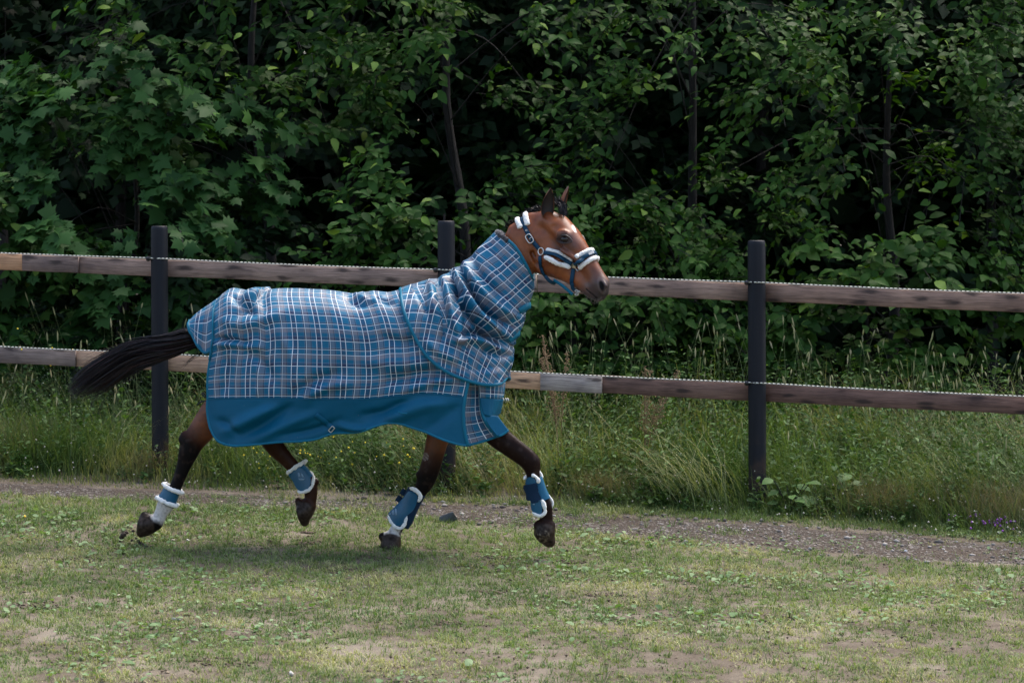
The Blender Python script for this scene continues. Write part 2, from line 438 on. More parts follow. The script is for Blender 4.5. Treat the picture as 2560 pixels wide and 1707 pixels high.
# ---- loose grit on the path and pebbles
_t = (1 + 5**.5)/2
ICO_V = norm(np.array([(-1, _t, 0), (1, _t, 0), (-1, -_t, 0), (1, -_t, 0), (0, -1, _t), (0, 1, _t), (0, -1, -_t), (0, 1, -_t), (_t, 0, -1), (_t, 0, 1), (-_t, 0, -1), (-_t, 0, 1)], float))
ICO_F = np.array([(0, 11, 5), (0, 5, 1), (0, 1, 7), (0, 7, 10), (0, 10, 11), (1, 5, 9), (5, 11, 4), (11, 10, 2), (10, 7, 6), (7, 1, 8), (3, 9, 4), (3, 4, 2), (3, 2, 6), (3, 6, 8), (3, 8, 9), (4, 9, 5), (2, 4, 11), (6, 2, 10), (8, 6, 7), (9, 8, 1)])
n = 9000
x = RNG.uniform(-4.6, 4.6, n); y = RNG.uniform(13.5, 17, n)
k = (y > path_lo(x) - .05) & (y < path_hi(x) + .02) & (RNG.random(n) < np.where(x < -1.3, .35, 1.)); x, y = x[k], y[k]; n = len(x)
s = np.clip(RNG.gamma(2.2, .0026, n), .003, .022)
V = ICO_V[None]*(1 + RNG.uniform(-.3, .3, (n, 12, 1)))*s[:, None, None]*np.stack([RNG.uniform(.8, 1.5, n), RNG.uniform(.8, 1.3, n), RNG.uniform(.5, .8, n)], 1)[:, None]
V = V + np.stack([x, y, gz(x, y) + .006 + s*.2], 1)[:, None]
g = RNG.beta(2, 3.5, n)[:, None]; col = np.repeat(g**1.5*np.array([.52, .49, .45]) + (1 - g**1.5)*np.array([.085, .068, .058]), 12, 0)
MSTONE = vcol('stone', .85, .5, 160., .35, 45., spec=.25)
tag(obj('loose_gravel', V.reshape(-1, 3), ((np.arange(n)*12)[:, None, None] + ICO_F[None]).reshape(-1, 3), MSTONE, col=col, smooth=False), 'loose grey gravel stones strewn on the path', 'gravel', None, 'stuff')

# ---- single stones one can pick out
def stone(u, v, wpx, hpx, col, label, seed, group=None, name='stone', flat=1.):
    import bmesh
    c = G(u, v); sc = c[1]/FPX; rx = wpx*.5*sc; rz = hpx*.62*sc
    bm = bmesh.new(); bmesh.ops.create_icosphere(bm, subdivisions=3, radius=1.); P = np.array([w.co[:] for w in bm.verts]); Fc = np.array([[w.index for w in f.verts] for f in bm.faces]); bm.free()
    d = fbm(P*1.3 + seed*7.1, seed, 3)*.38; P = P*(1 + d[:, None])
    pl = norm(np.random.default_rng(seed + 900).normal(0, 1, (11, 3)))
    for k_, m in enumerate(pl):        # facets
        s = P@m; P = P - np.clip(s - (.42 + .05*(k_ % 4)), 0, 2)[:, None]*m
    P = P*np.array([rx, rx*.85*flat, rz]); b = np.array([c[0], c[1], float(gz(c[0], c[1]))])
    shade = (.8 + .4*fbm(P/rx*2., seed + 3, 3))[:, None]
    o = obj(name, P + b + np.array([0, 0, rz*.45]), Fc, MSTONE, None, b, col=np.asarray(col)*shade, smooth=False)
    return tag(o, label, 'stone', group)
stone(1124, 1304, 58, 40, (.10, .115, .13), 'dark blue grey angular rock lying on the gravel path', 3, None, 'rock')
pale = (.50, .47, .42)
stone(434, 1352, 17, 9, (.46, .41, .34), 'flat buff stone beside a white pebble in the turf under the horse', 5)
stone(470, 1352, 16, 8, (.62, .60, .55), 'white rounded pebble in the turf beside a flat buff stone', 6)
stone(437, 1557, 36, 15, (.20, .22, .19), 'green grey flat stone half sunk in the foreground grass', 7)
stone(729, 1690, 22, 16, (.66, .63, .57), 'small white stone in the bare foreground soil', 8)
stone(143, 1233, 10, 8, (.58, .56, .52), 'pale pebble on the bare dirt beside the verge', 9)
stone(471, 1262, 15, 8, (.36, .35, .33), 'small grey pebble at the dirt edge behind the trotting hind leg', 10)
stone(552, 1258, 16, 6, (.50, .44, .33), 'flat yellowish pebble on the dirt strip behind the hind legs', 11)
stone(2265, 1379, 14, 8, (.60, .62, .64), 'pale bluish pebble at the lower edge of the gravel path', 12)
stone(2130, 1345, 15, 6, (.58, .53, .45), 'flat cream pebble in the middle of the gravel path', 13)
stone(1702, 1345, 12, 8, (.60, .58, .54), 'small whitish pebble on the gravel where turf begins', 14)
for i, (u, v, w) in enumerate([(1300, 1286, 11), (1335, 1296, 9), (1466, 1310, 12), (1545, 1318, 9), (1575, 1300, 8), (1240, 1300, 9), (1100, 1284, 9), (1870, 1330, 10), (1960, 1345, 9), (2040, 1338, 8), (2360, 1368, 11), (2460, 1352, 10)]):
    stone(u, v, w, w*.62, (.40 + .03*(i % 4), .385 + .03*(i % 4), .36 + .03*(i % 4)), 'small light grey pebble scattered on the gravel path', 20 + i, 'pebbles on the gravel path')
for i, (u, v, w) in enumerate([(300, 1494, 20), (16, 1453, 14), (225, 1457, 20), (400, 1456, 16), (912, 1468, 15), (1880, 1470, 16), (375, 1543, 12)]):
    stone(u, v, w, w*.45, (.40, .36, .29), 'small buff stone lying in the short foreground turf', 40 + i, 'stones in the foreground turf')

# ================================================================== FENCE
def fs(u): return 345. + 35.*u/2560.
def FN(u, v, dep=0.):
    """point on the fence line plane under a pixel; dep moves it square to the fence (away from the camera)"""
    p = at(u, v, FPX/fs(u)); return p + FDEP*dep
_a, _b = at(0, 900, FPX/fs(0)), at(2560, 900, FPX/fs(2560)); FDIR = _b - _a; FDIR[2] = 0; FDIR /= np.linalg.norm(FDIR); FDEP = np.array([-FDIR[1], FDIR[0], 0.])
fence = empty('paddock_fence', FN(1118, 1232)); tag(fence, 'paddock fence of dark plastic posts, two weathered wood rails and rope', 'fence')
q = NM('black_plastic'); co = q.coord('Object', (30., 30., 1.5)); n1 = q.noise(co, 2., 4.); n2 = q.noise(q.coord('Object'), 9., 5.)
sp = q.n('ShaderNodeSeparateXYZ'); q.l(q.coord('Object'), sp.inputs[0])
dirt = q.math('MULTIPLY', q.ramp(sp.outputs[2], [(.30, 1.), (.62, 0.)]), q.ramp(n2, [(.42, 0.), (.62, .75)]))
c = q.mix(n1, (.0045, .0055, .0085), (.011, .013, .018)); q.color(q.mix(dirt, c, (.055, .032, .021))).set(rough=.55, spec=.22); q.normal(q.bump(n1, .35, .004))
MPOST = q.m
MINS = plain('black_insulator', (.02, .022, .025), .35)
def upper_v(u): return 632 + .0398*u
def lower_v(u): return 865 + .0490*u
POSTS = [(-330, 600, 1175), (398, 565, 1206), (1115, 552, 1238), (1891, 601, 1268), (2690, 640, 1310)]
for u, vt, vb in POSTS:
    b = FN(u + 3, vb); t = FN(u, vt); b[2] = float(gz(b[0], b[1])) - .15
    prof = [(0, .060), (.9, .0600), (.985, .0598), (.996, .0575), (1., .052), (1., .0)]
    m = 28; rings = []
    for f, r in prof:
        cc = b + (t - b)*f; a = np.linspace(0, 2*pi, m, endpoint=False)
        rr = r*(1 + .012*cos(a*7))
        rings.append(cc + np.stack([cos(a)*rr, sin(a)*rr, 0*a], 1))
    po = obj('post', np.vstack(rings), grid_faces(len(prof), m, True), MPOST, fence)
    for fv in (upper_v, lower_v):
        c = FN(u - 22, fv(u) - 1); mb = MB()
        V, F = tube(np.array([c + FDEP*.02, c - FDEP*.035]), .010, .010, m=10); mb.add(V, F)
        V, F = tube(np.array([c - FDEP*.030, c - FDEP*.048]), .017, .017, m=12); mb.add(V, F)
        V, F = tube(np.array([c - FDEP*.06 + np.array([0, 0, .004]), c - FDEP*.052 + np.array([0, 0, .004])]), .013, .013, m=12); mb.add(V, F)
        mb.build('insulator', MINS, po)
q = NM('weathered_wood'); uv = q.coord('UV'); mp = q.n('ShaderNodeMapping'); q.l(uv, mp.inputs[0]); mp.inputs['Scale'].default_value = (1.6, 26., 1.)
g1 = q.noise(mp.outputs[0], 2.2, 7., .62, 1.2); mp2 = q.n('ShaderNodeMapping'); q.l(uv, mp2.inputs[0]); mp2.inputs['Scale'].default_value = (4., 90., 1.)
g2 = q.noise(mp2.outputs[0], 2., 5., .6, .4)
mp3 = q.n('ShaderNodeMapping'); q.l(uv, mp3.inputs[0]); mp3.inputs['Scale'].default_value = (2.6, 9.5, 1.)
wob = q.n('ShaderNodeTexNoise'); q.l(mp3.outputs[0], wob.inputs[0]); wob.inputs['Scale'].default_value = 3.; wob.inputs['Detail'].default_value = 3.
va = q.n('ShaderNodeVectorMath', operation='MULTIPLY_ADD'); q.l(wob.outputs['Color'], va.inputs[0]); va.inputs[1].default_value = (.35, .35, 0); q.l(mp3.outputs[0], va.inputs[2])
vo = q.n('ShaderNodeTexVoronoi'); q.l(va.outputs[0], vo.inputs['Vector']); vo.inputs['Scale'].default_value = 1.; vo.inputs['Randomness'].default_value = 1.; vo.voronoi_dimensions = '2D'
knot = q.ramp(vo.outputs['Distance'], [(.07, 1.), (.13, .6), (.20, 0.)])
base = q.attr()
c = q.mix(1., base, q.ramp(g1, [(.28, (.55, .52, .52)), (.5, (1.2, 1.18, 1.17)), (.72, (1.65, 1.62, 1.58))]), 'MULTIPLY')
c = q.mix(1., c, q.ramp(g2, [(.3, (.72, .7, .7)), (.55, (1., 1., 1.)), (.8, (1.15, 1.15, 1.15))]), 'MULTIPLY')
big = q.noise(q.coord('Object'), 3.2, 3.); c = q.mix(1., c, q.ramp(big, [(.3, (.66, .62, .62)), (.62, (1.2, 1.12, 1.05))]), 'MULTIPLY')
c = q.mix(q.math('MULTIPLY', knot, .85), c, (.03, .022, .02)); q.color(c).set(rough=.8, spec=.25)
q.normal(q.bump(g2, .45, .004, q.bump(g1, .4, .006)))
MWOOD = q.m
def board(u0, u1, fv, dep, col, hpx=(41, 46), seed=0, dv=0.):
    n = max(6, int((u1 - u0)/90)); us = np.linspace(u0, u1, n); uv = []; V = []
    a0 = FN(u0, fv(u0)); rr = np.random.default_rng(seed)
    for i, u in enumerate(us):
        hp = np.interp(u, [0, 2560], hpx)
        wv = .0035*math.sin(i*1.3 + seed) if 0 < i < n - 1 else 0
        tp = FN(u, fv(u) + 2 + dv, dep); bt = FN(u, fv(u) + 2 + dv + hp, dep); tp[2] += wv; bt[2] += wv*.6
        al = np.linalg.norm(FN(u, fv(u)) - a0); e = .004
        up = tp - bt; Lh = np.linalg.norm(up); un = up/Lh
        sec = [bt + un*e, tp - un*e, tp - un*.001 + FDEP*e, tp + FDEP*(.024 - e), tp - un*e + FDEP*.024, bt + un*e + FDEP*.024, bt + FDEP*(.024 - e), bt + FDEP*e]
        vv = [.0, Lh, Lh + .006, Lh + .022, Lh + .03, Lh*2 + .03, Lh*2 + .036, Lh*2 + .05]
        V += sec; uv += [(al + seed*3.7, w + seed*1.9) for w in vv]
    V = np.array(V); F = [grid_faces(n, 8, True), np.array([[7, 6, 5, 4, 3, 2, 1, 0], [(n - 1)*8 + k for k in range(8)]])]
    return obj('rail_board', V, F, MWOOD, fence, uv=np.array(uv), col=np.tile(np.array(col), (len(V), 1)), smooth=False)
gb = (.16, .128, .112); gb2 = (.215, .18, .155); tan = (.40, .25, .145); db = (.125, .088, .076); sg = (.34, .32, .30); tl = (.36, .27, .20)
D0 = .062
board(-1200, 128, upper_v, D0, tan, seed=1); board(50, 190, upper_v, D0 - .0265, (.155, .122, .11), seed=2)
board(131, 1118, upper_v, D0, (.20, .152, .130), seed=3); board(1121, 1336, upper_v, D0, (.30, .25, .215), seed=4)
board(1339, 1893, upper_v, D0, (.225, .165, .135), seed=5); board(1896, 2585, upper_v, D0, (.195, .138, .112), seed=6); board(2588, 3500, upper_v, D0, gb, seed=7)
board(-1200, 110, lower_v, D0, gb, seed=8); board(-160, 183, lower_v, D0 - .0265, (.185, .155, .14), seed=9)
board(113, 1118, lower_v, D0, (.36, .255, .18), seed=10); board(1121, 1428, lower_v, D0, (.46, .31, .20), seed=11)
board(1348, 1502, lower_v, D0 - .0265, sg, seed=12); board(1431, 1893, lower_v, D0, (.150, .098, .080), seed=13)
board(1896, 2585, lower_v, D0, (.130, .083, .069), seed=14); board(2588, 3500, lower_v, D0, db, seed=15)
q = NM('twisted_rope'); sp = q.n('ShaderNodeSeparateXYZ'); q.l(q.coord('UV'), sp.inputs[0])
tw = q.math('FRACT', q.math('ADD', q.math('MULTIPLY', sp.outputs[0], 34.), sp.outputs[1]))
q.color(q.ramp(tw, [(0., (.70, .68, .56)), (.55, (.70, .68, .56)), (.62, (.05, .055, .05)), (.95, (.06, .06, .05)), (1., (.70, .68, .56))])).set(rough=.7)
q.normal(q.bump(q.ramp(tw, [(0., 0.), (.3, 1.), (.62, 0.), (.8, .6), (1., 0.)]), .6, .003)); MROPE = q.m
for fv in (upper_v, lower_v):
    us = [-1200] + [u + d for u, _, _ in POSTS for d in (-24, 2, 24)] + [3400]; pts = []
    for i, u in enumerate(us):
        j = (i - 1) % 3; dep = -.064 if (0 < i < len(us) - 1 and j == 1) else -.046
        pts.append(FN(u, fv(u) - 2, dep))
        if i < len(us) - 1 and (i == 0 or j == 2):
            for f in (.25, .5, .75):
                uu = u + (us[i + 1] - u)*f; pp = FN(uu, fv(uu) - 2, -.046); pp[2] -= .012*4*f*(1 - f)*.5; pts.append(pp)
    P = spline(pts, 400); V, F = tube(P, .0052, .0052, m=6, cap=False)
    L = np.r_[0, np.cumsum(np.linalg.norm(np.diff(P, axis=0), axis=1))]
    uv = np.stack([np.repeat(L, 6), np.tile(np.arange(6)/6., len(P))], 1)
    obj('rope', V, F, MROPE, fence, uv=uv)

# ================================================================== TREES AND SHRUBS
q = NM('bark'); co = q.coord('Object', (14., 14., 3.)); n1 = q.noise(co, 2.5, 6., .6, .5)
q.color(q.ramp(n1, [(.3, (.006, .005, .004)), (.6, (.018, .015, .012)), (.8, (.036, .031, .025))])).set(rough=.9); q.normal(q.bump(n1, .7, .02)); MBARK = q.m
SIMPLE_V = np.array([[0, 0, 0], [.5, .25, .06], [1, 0, -.05], [.5, -.25, .06], [.5, 0, 0]]); SIMPLE_F = np.array([[0, 4, 1], [4, 2, 1], [0, 3, 4], [4, 3, 2]])
LEAF_MESHES = {}
def leaf_mesh(kind, k, palette):
    key = (kind, k, palette)
    if key not in LEAF_MESHES:
        r = np.random.default_rng((7 if kind == 'maple' else 3)*10 + k); lv, lf = (MAPLE_V, MAPLE_F) if kind == 'maple' else (LEAF_V, LEAF_F)
        lv = lv.copy(); lv[:, 1] *= r.uniform(.85, 1.2); lv[:, 2] *= r.uniform(.4, 2.); lv[:, 2] -= .15*r.random()*lv[:, 0]**2
        p = PAL[palette]; col = p[0]*(1 - k/5.) + p[1]*(k/5.)
        if k == 5: col = p[2]
        me = mesh('leaf', lv, lf, col=np.tile(col, (len(lv), 1))); me.materials.append(MLEAF); LEAF_MESHES[key] = me
    return LEAF_MESHES[key]
PAL = {'willow': [np.array(c) for c in ((.010, .036, .006), (.044, .108, .020), (.15, .24, .045))],
       'maple': [np.array(c) for c in ((.011, .040, .009), (.038, .098, .024), (.075, .155, .035))],
       'elm': [np.array(c) for c in ((.010, .035, .006), (.046, .106, .018), (.14, .225, .042))],
       'dark': [np.array(c) for c in ((.005, .015, .005), (.013, .031, .010), (.025, .05, .015))]}  # last palette is darkened leaf green: shade of the inner wood put into colour
def tree(name, label, x, y, height, cen, rad, nb, twigs, lpt, lsize, pal, kind='oval', seed=0, nobj=220, blen=.62, droop=.35, group='trees and bushes behind the fence', cat='tree', wid=1., front=.72):
    nb = int(nb*(.88 if cat == 'shrub' else .56)) if nobj else nb; twigs = twigs + 2 if nobj else twigs; r = np.random.default_rng(seed); z0 = float(gz(x, y)); root = empty(name, (x, y, z0)); tag(root, label, cat, group)
    cen = np.array([cen[0], cen[1], cen[2] + z0]); rad = np.array(rad)
    # trunk and limbs
    top = np.array([x + (cen[0] - x)*.7, y + (cen[1] - y)*.6, min(z0 + height*.85, cen[2] + rad[2]*.6)]); b = np.array([x, y + .35, z0 - .1]); top[1] += .35
    tr = spline([b, b + (top - b)*.33 + r.normal(0, .07, 3), b + (top - b)*.66 + r.normal(0, .09, 3), top], 24)
    mb = MB(); R0 = .009*height + .010; V, F = tube(tr, np.linspace(R0, R0*.3, 24), np.linspace(R0, R0*.3, 24), up=(0, 1, .01), m=9, cap=True); mb.add(V, F)
    mb.build('trunk', MBARK, root)
    # bough centres spread over the crown's outside
    d = norm(r.normal(0, 1, (nb*3, 3))); fr = r.random(nb*3) < front; d[fr, 1] = -np.abs(d[fr, 1])
    rr = np.where(r.random(nb*3) < .75, r.uniform(.80, 1.06, nb*3), r.uniform(.35, .8, nb*3)); P = cen + d*rad*rr[:, None]*(1 + .16*fbm(d*2.1, seed, 2))[:, None]
    P = P[P[:, 2] > gz(P[:, 0], P[:, 1], False) + .18][:nb]; nbk = len(P)
    mbb = MB()
    pos = []; TT = []; NN = []; outs = []
    for i, pc in enumerate(P):
        out = pc - np.array([cen[0], cen[1] + .3*rad[1], pc[2] - .3]); out[2] *= .45; out = out/np.linalg.norm(out)
        L = blen*r.uniform(.65, 1.3)
        if i % 4 == 0:
            f = r.uniform(.3, .95); a = tr[int(f*23)]; mid = (a + pc)*.5 + np.array([0, 0, .15]); S = spline([a, mid, pc], 9); rb = np.linspace(.007, .0025, 9)*(height/5.)**.5
            V, F = tube(S, rb, rb, up=(0, 1, .02), m=5, cap=False); mbb.add(V, F)
        for tw in range(twigs):
            a0 = pc + r.normal(0, .10, 3)*L; dr = norm(out + r.normal(0, .55, 3)*np.array([1, 1, .7])); lt = L*r.uniform(.5, 1.)
            s = np.linspace(.1, 1, lpt) + r.uniform(-.04, .04, lpt)
            q = a0 + dr*s[:, None]*lt + np.array([0, 0, -droop])*(s**2)[:, None]*lt
            if tw % 2 == 0:
                qq = np.vstack([a0[None], q[::3]]); V, F = tube(qq, .0035, .0035, up=(.02, 1, .03), m=3, cap=False); mbb.add(V, F)
            side = np.where(np.arange(lpt) % 2 == 0, 1., -1.)[:, None]; sd = norm(np.cross(dr, np.array([0, 0, 1.])) + 1e-6)
            tip = norm(dr*.6 + sd*side*r.uniform(.4, 1.1, (lpt, 1)) + np.array([0, 0, -1.])*r.uniform(.05, .85, (lpt, 1)) + r.normal(0, .22, (lpt, 3)))
            nr = norm(np.array([0, 0, 1.])*.75 + out*.55 + np.array([0, -.22, 0]) + r.normal(0, .36, (lpt, 3)))
            pos.append(q + r.normal(0, .018, (lpt, 3))); TT.append(tip); NN.append(nr); outs.append(np.full(lpt, i))
    tag(mbb.build('branches', MBARK, root), None, None, None, 'stuff')
    pos = np.vstack(pos); TT = np.vstack(TT); NN = np.vstack(NN); bi = np.concatenate(outs); n = len(pos)
    k = pos[:, 2] > gz(pos[:, 0], pos[:, 1], False) + .03; pos, TT, NN, bi = pos[k], TT[k], NN[k], bi[k]; n = len(pos)
    NN = norm(NN - TT*(NN*TT).sum(1)[:, None])
    sz = lsize*np.clip(r.normal(1.04, .24, n), .45, 1.6); p = PAL[pal]
    bt = r.random(nbk + 1)[bi]; t = np.clip(bt*.6 + r.random(n)*.55, 0, 1); col = lerpc(p[0], p[1], t)
    young = r.random(n) < .05; col[young] = p[2]*r.uniform(.6, 1.1, (young.sum(), 1))
    # the leaves that show largest stand as parts of their own
    uvp = proj(pos); vis = (uvp[:, 0] > 0) & (uvp[:, 0] < PW) & (uvp[:, 1] > 0) & (uvp[:, 1] < 1150)
    score = -pos[:, 1] + .25*r.random(n) - 50*(~vis); sel = np.zeros(n, bool)
    if nobj: sel[np.argsort(-score)[:nobj]] = True; sel &= vis
    lv, lf = (MAPLE_V, MAPLE_F) if kind == 'maple' else (LEAF_V, LEAF_F) if nobj else (SIMPLE_V, SIMPLE_F)
    rest = ~sel
    V, F, Cc = leaves(pos[rest], TT[rest], NN[rest], sz[rest], np.full(rest.sum(), wid), col[rest], lv, lf)
    tag(obj('foliage', V, F, MLEAF, root, col=Cc), None, None, None, 'stuff')
    B = norm(np.cross(NN, TT)); N2 = np.cross(TT, B)
    for i in np.where(sel)[0]:
        k = 5 if young[i] else min(4, int(t[i]*5))
        o = bpy.data.objects.new('leaf', leaf_mesh(kind, k, pal)); COL.objects.link(o); o.parent = root
        M = np.eye(4); M[:3, 0] = TT[i]*sz[i]; M[:3, 1] = B[i]*sz[i]*wid; M[:3, 2] = N2[i]*sz[i]; M[:3, 3] = pos[i] - np.array([x, y, z0])
        o.matrix_local = Matrix([[float(w) for w in row] for row in M])
    return root
tree('maple_tree', 'young maple with big lobed dark green leaves reaching the upper rail', -3.3, 20.4, 3.6, (-3.2, 20.0, 1.75), (1.35, .9, 1.25), 84, 6, 8, .115, 'maple', 'maple', 101, 240, .55, .45, wid=1.05)
tree('willow_tree', 'broad willow with pale young shoots above the maple', -2.2, 21.2, 5.6, (-2.2, 20.9, 3.5), (1.35, 1.0, 1.5), 74, 6, 9, .105, 'willow', 'oval', 102, 260, .58, .30)
tree('leafy_willow', 'dense dark willow whose boughs hang over the middle of the fence', -.5, 21.2, 5.8, (-.45, 21.0, 4.0), (1.45, 1.0, 1.15), 74, 6, 9, .098, 'willow', 'oval', 103, 260, .60, .45)
tree('willow_shrub', 'low round leafed shrub directly behind the middle fence post', -.6, 20.0, 2.4, (-.55, 19.8, 1.2), (1.55, .8, 1.05), 80, 6, 8, .100, 'willow', 'oval', 104, 280, .50, .15, cat='shrub')
tree('elm_tree', 'slender elm with a hanging curtain of small leaves behind the horse head', 1.6, 20.9, 5.8, (1.55, 20.5, 3.0), (.95, .8, 1.75), 78, 6, 9, .082, 'elm', 'oval', 105, 260, .52, .6)
tree('spreading_elm', 'elm with a big layered bough spreading over the right hand rail', 3.3, 20.9, 5.4, (3.25, 20.3, 2.75), (1.45, .95, 1.3), 92, 6, 9, .086, 'elm', 'oval', 106, 280, .58, .42)
tree('tall_elm', 'tall elm with its lowest boughs drooping in front of a dark hollow', 4.9, 21.2, 6., (4.8, 20.9, 3.7), (1.3, 1.0, 1.35), 62, 6, 9, .092, 'elm', 'oval', 107, 220, .58, .45)
tree('shaded_maple', 'shaded maple with sparse lobed leaves coloured dark for shade at the end of the wood', -5.0, 22.3, 5.6, (-4.8, 22., 3.6), (1.2, .9, 1.4), 42, 5, 7, .13, 'dark', 'maple', 108, 140, .6, .4)
tree('bright_shrub', 'low shrub of pale oval leaves in front of the maple', -4.4, 19.7, 2., (-4.35, 19.5, 1.25), (.85, .55, .75), 34, 6, 8, .10, 'willow', 'oval', 109, 180, .42, .2, cat='shrub')
tree('bramble_shrub', 'low tangled shrub between the horse head and the right post', 1.0, 19.9, 1.8, (1.0, 19.7, .85), (1.3, .6, .75), 58, 6, 8, .088, 'elm', 'oval', 110, 220, .45, .15, cat='shrub')
tree('hazel_shrub', 'wide low hazel shrub of rounded leaves under the layered elm bough', 3.0, 19.9, 2., (3.05, 19.7, .95), (1.75, .65, .85), 70, 6, 8, .096, 'elm', 'oval', 111, 260, .46, .15, cat='shrub', wid=1.25)
tree('thicket_shrub', 'low dark shrub under the willow beside the first fence post', -2.6, 19.9, 1.9, (-2.5, 19.8, .9), (1.2, .6, .8), 50, 6, 8, .095, 'dark', 'oval', 112, 200, .45, .2, cat='shrub')
for i, (xx, yy, hh, lb) in enumerate([(-4., 24.6, 6.6, 'the shaded maple'), (-1.6, 24.2, 6.8, 'the broad willow'), (.7, 24.0, 6.6, 'the gap left of the slender elm'), (2.6, 24.4, 6.8, 'the layered elm bough'), (5., 24.8, 6.4, 'the tall elm')]):
    tree('shaded_tree', 'tree of the inner wood coloured dark for shade, glimpsed behind ' + lb, xx, yy, hh, (xx, yy, 3.5), (1.7, 1.0, 3.0), 110, 5, 7, .15, 'dark', 'oval', 120 + i, 0, .8, .3, 'shaded trees inside the wood', wid=1.2)
# far wood, one dense mass; unseen upper part raised to shade the trees
n = 80000
x = RNG.uniform(-15, 15, n); y = RNG.uniform(25.4, 28.5, n); z = np.r_[RNG.uniform(-.2, 6., n//2), RNG.uniform(4., 14., n - n//2)]*(1 + .12*fbm(p3(x*.5, y*.5), 71, 2))
k = ~((np.abs(x) < 2) & (RNG.random(n) < .0)); x, y, z = x[k], y[k], z[k]; n = len(x)
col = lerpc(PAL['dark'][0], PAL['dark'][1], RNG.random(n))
V, F, Cc = leaves(np.stack([x, y, z + gz(x, y, False)], 1), norm(RNG.normal(0, 1, (n, 3))), norm(RNG.normal(0, 1, (n, 3)) + np.array([0, -.4, .4])), RNG.uniform(.34, .62, n), np.full(n, 1.3), col, SIMPLE_V, SIMPLE_F)
tag(obj('far_wood', V, F, MLEAF, col=Cc), 'dense dark wood filling the background behind the trees', 'wood', None, 'stuff')

# ================================================================== VERGE (tall grass, weeds, flowers)
def fence_y(x): return _a[1] + (x - _a[0])*FDIR[1]/FDIR[0]
def vheight(x, y):
    """height of the meadow at a place: low by the path, tall behind the fence"""
    d = y - path_hi(x)
    return np.interp(d, [0, .10, .24, .40, .60, 1.2, 2.0, 3.5], [.025, .04, .08, .20, .32, .46, .60, .66])*(1 + .30*fbm(p3(x*1.2, y*1.2), 81, 3))
n = 135000
x = RNG.uniform(-5.2, 5.2, n); y = path_hi(x) + 4.2*RNG.random(n)**1.25
k = (np.abs(x) < .225*y + .5) & (RNG.random(n) < (.55 + .5*fbm(p3(x*2, y*2), 83, 3))*np.interp(y - path_hi(x), [.8, 1.4], [1., .30])); x, y = x[k], y[k]; n = len(x)
vh = vheight(x, y); h = vh*np.clip(RNG.normal(.85, .3, n), .2, 1.8)
t = np.clip(.45 + .7*fbm(p3(x*.9, y*.9), 85, 3) + RNG.normal(0, .25, n), 0, 1)
dry = np.clip(fbm(p3(x*1.5, y*1.5), 87, 3)*1.5 + .06 + RNG.normal(0, .25, n), 0, .85)
col = lerpc((.042, .082, .026), (.150, .200, .080), t); col = col*(1 - dry[:, None]) + np.array([.36, .32, .17])*dry[:, None]
hd = RNG.normal(pi, .5, n) + 2.4*fbm(p3(x*.8, y*.8), 89, 2); rv = RNG.random(n) < .35; hd[rv] = RNG.uniform(0, 2*pi, rv.sum())
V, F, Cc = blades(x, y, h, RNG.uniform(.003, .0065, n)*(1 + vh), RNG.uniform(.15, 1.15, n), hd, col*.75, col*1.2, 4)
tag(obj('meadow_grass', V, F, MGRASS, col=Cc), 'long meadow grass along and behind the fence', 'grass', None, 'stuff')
# leafy weeds filling the verge
n = 9000
x = RNG.uniform(-5, 5, n); y = path_hi(x) + .22 + 3.6*RNG.random(n); k = (np.abs(x) < .225*y + .4) & (fbm(p3(x*1.3, y*1.3), 91, 3) + RNG.normal(0, .2, n) > -.15); x, y = x[k], y[k]; n = len(x)
hh = vheight(x, y)*RNG.uniform(.5, 1.45, n); m = 13
s = np.linspace(.12, 1, m)[None]*np.ones((n, 1)); lean = RNG.normal(0, .18, (n, 2)); an = (np.arange(m)*2.4)[None] + RNG.uniform(0, 6.28, (n, 1))
pos = np.stack([x[:, None] + lean[:, :1]*hh[:, None]*s, y[:, None] + lean[:, 1:]*hh[:, None]*s, gz(x, y)[:, None] + hh[:, None]*s], -1).reshape(-1, 3)
el = RNG.uniform(-.3, .7, n*m); a = an.ravel(); T = np.stack([cos(a)*cos(el), sin(a)*cos(el), sin(el)], 1); N = norm(np.array([0, 0, 1.]) - T*sin(el)[:, None] + RNG.normal(0, .2, (n*m, 3)))
sz = np.repeat(RNG.uniform(.025, .085, n), m)*RNG.uniform(.6, 1.2, n*m)*(1.25 - .6*s.ravel()); col = np.repeat(lerpc((.022, .060, .014), (.105, .170, .060), RNG.random(n)**1.5), m, 0)*RNG.uniform(.75, 1.25, (n*m, 1))
V, F, Cc = leaves(pos, T, N, sz, np.repeat(RNG.uniform(.3, 1.2, n), m), col)
tag(obj('leafy_weeds', V, F, MLEAF, col=Cc), 'mixed green leafy weeds growing through the meadow grass', 'weeds', None, 'stuff')
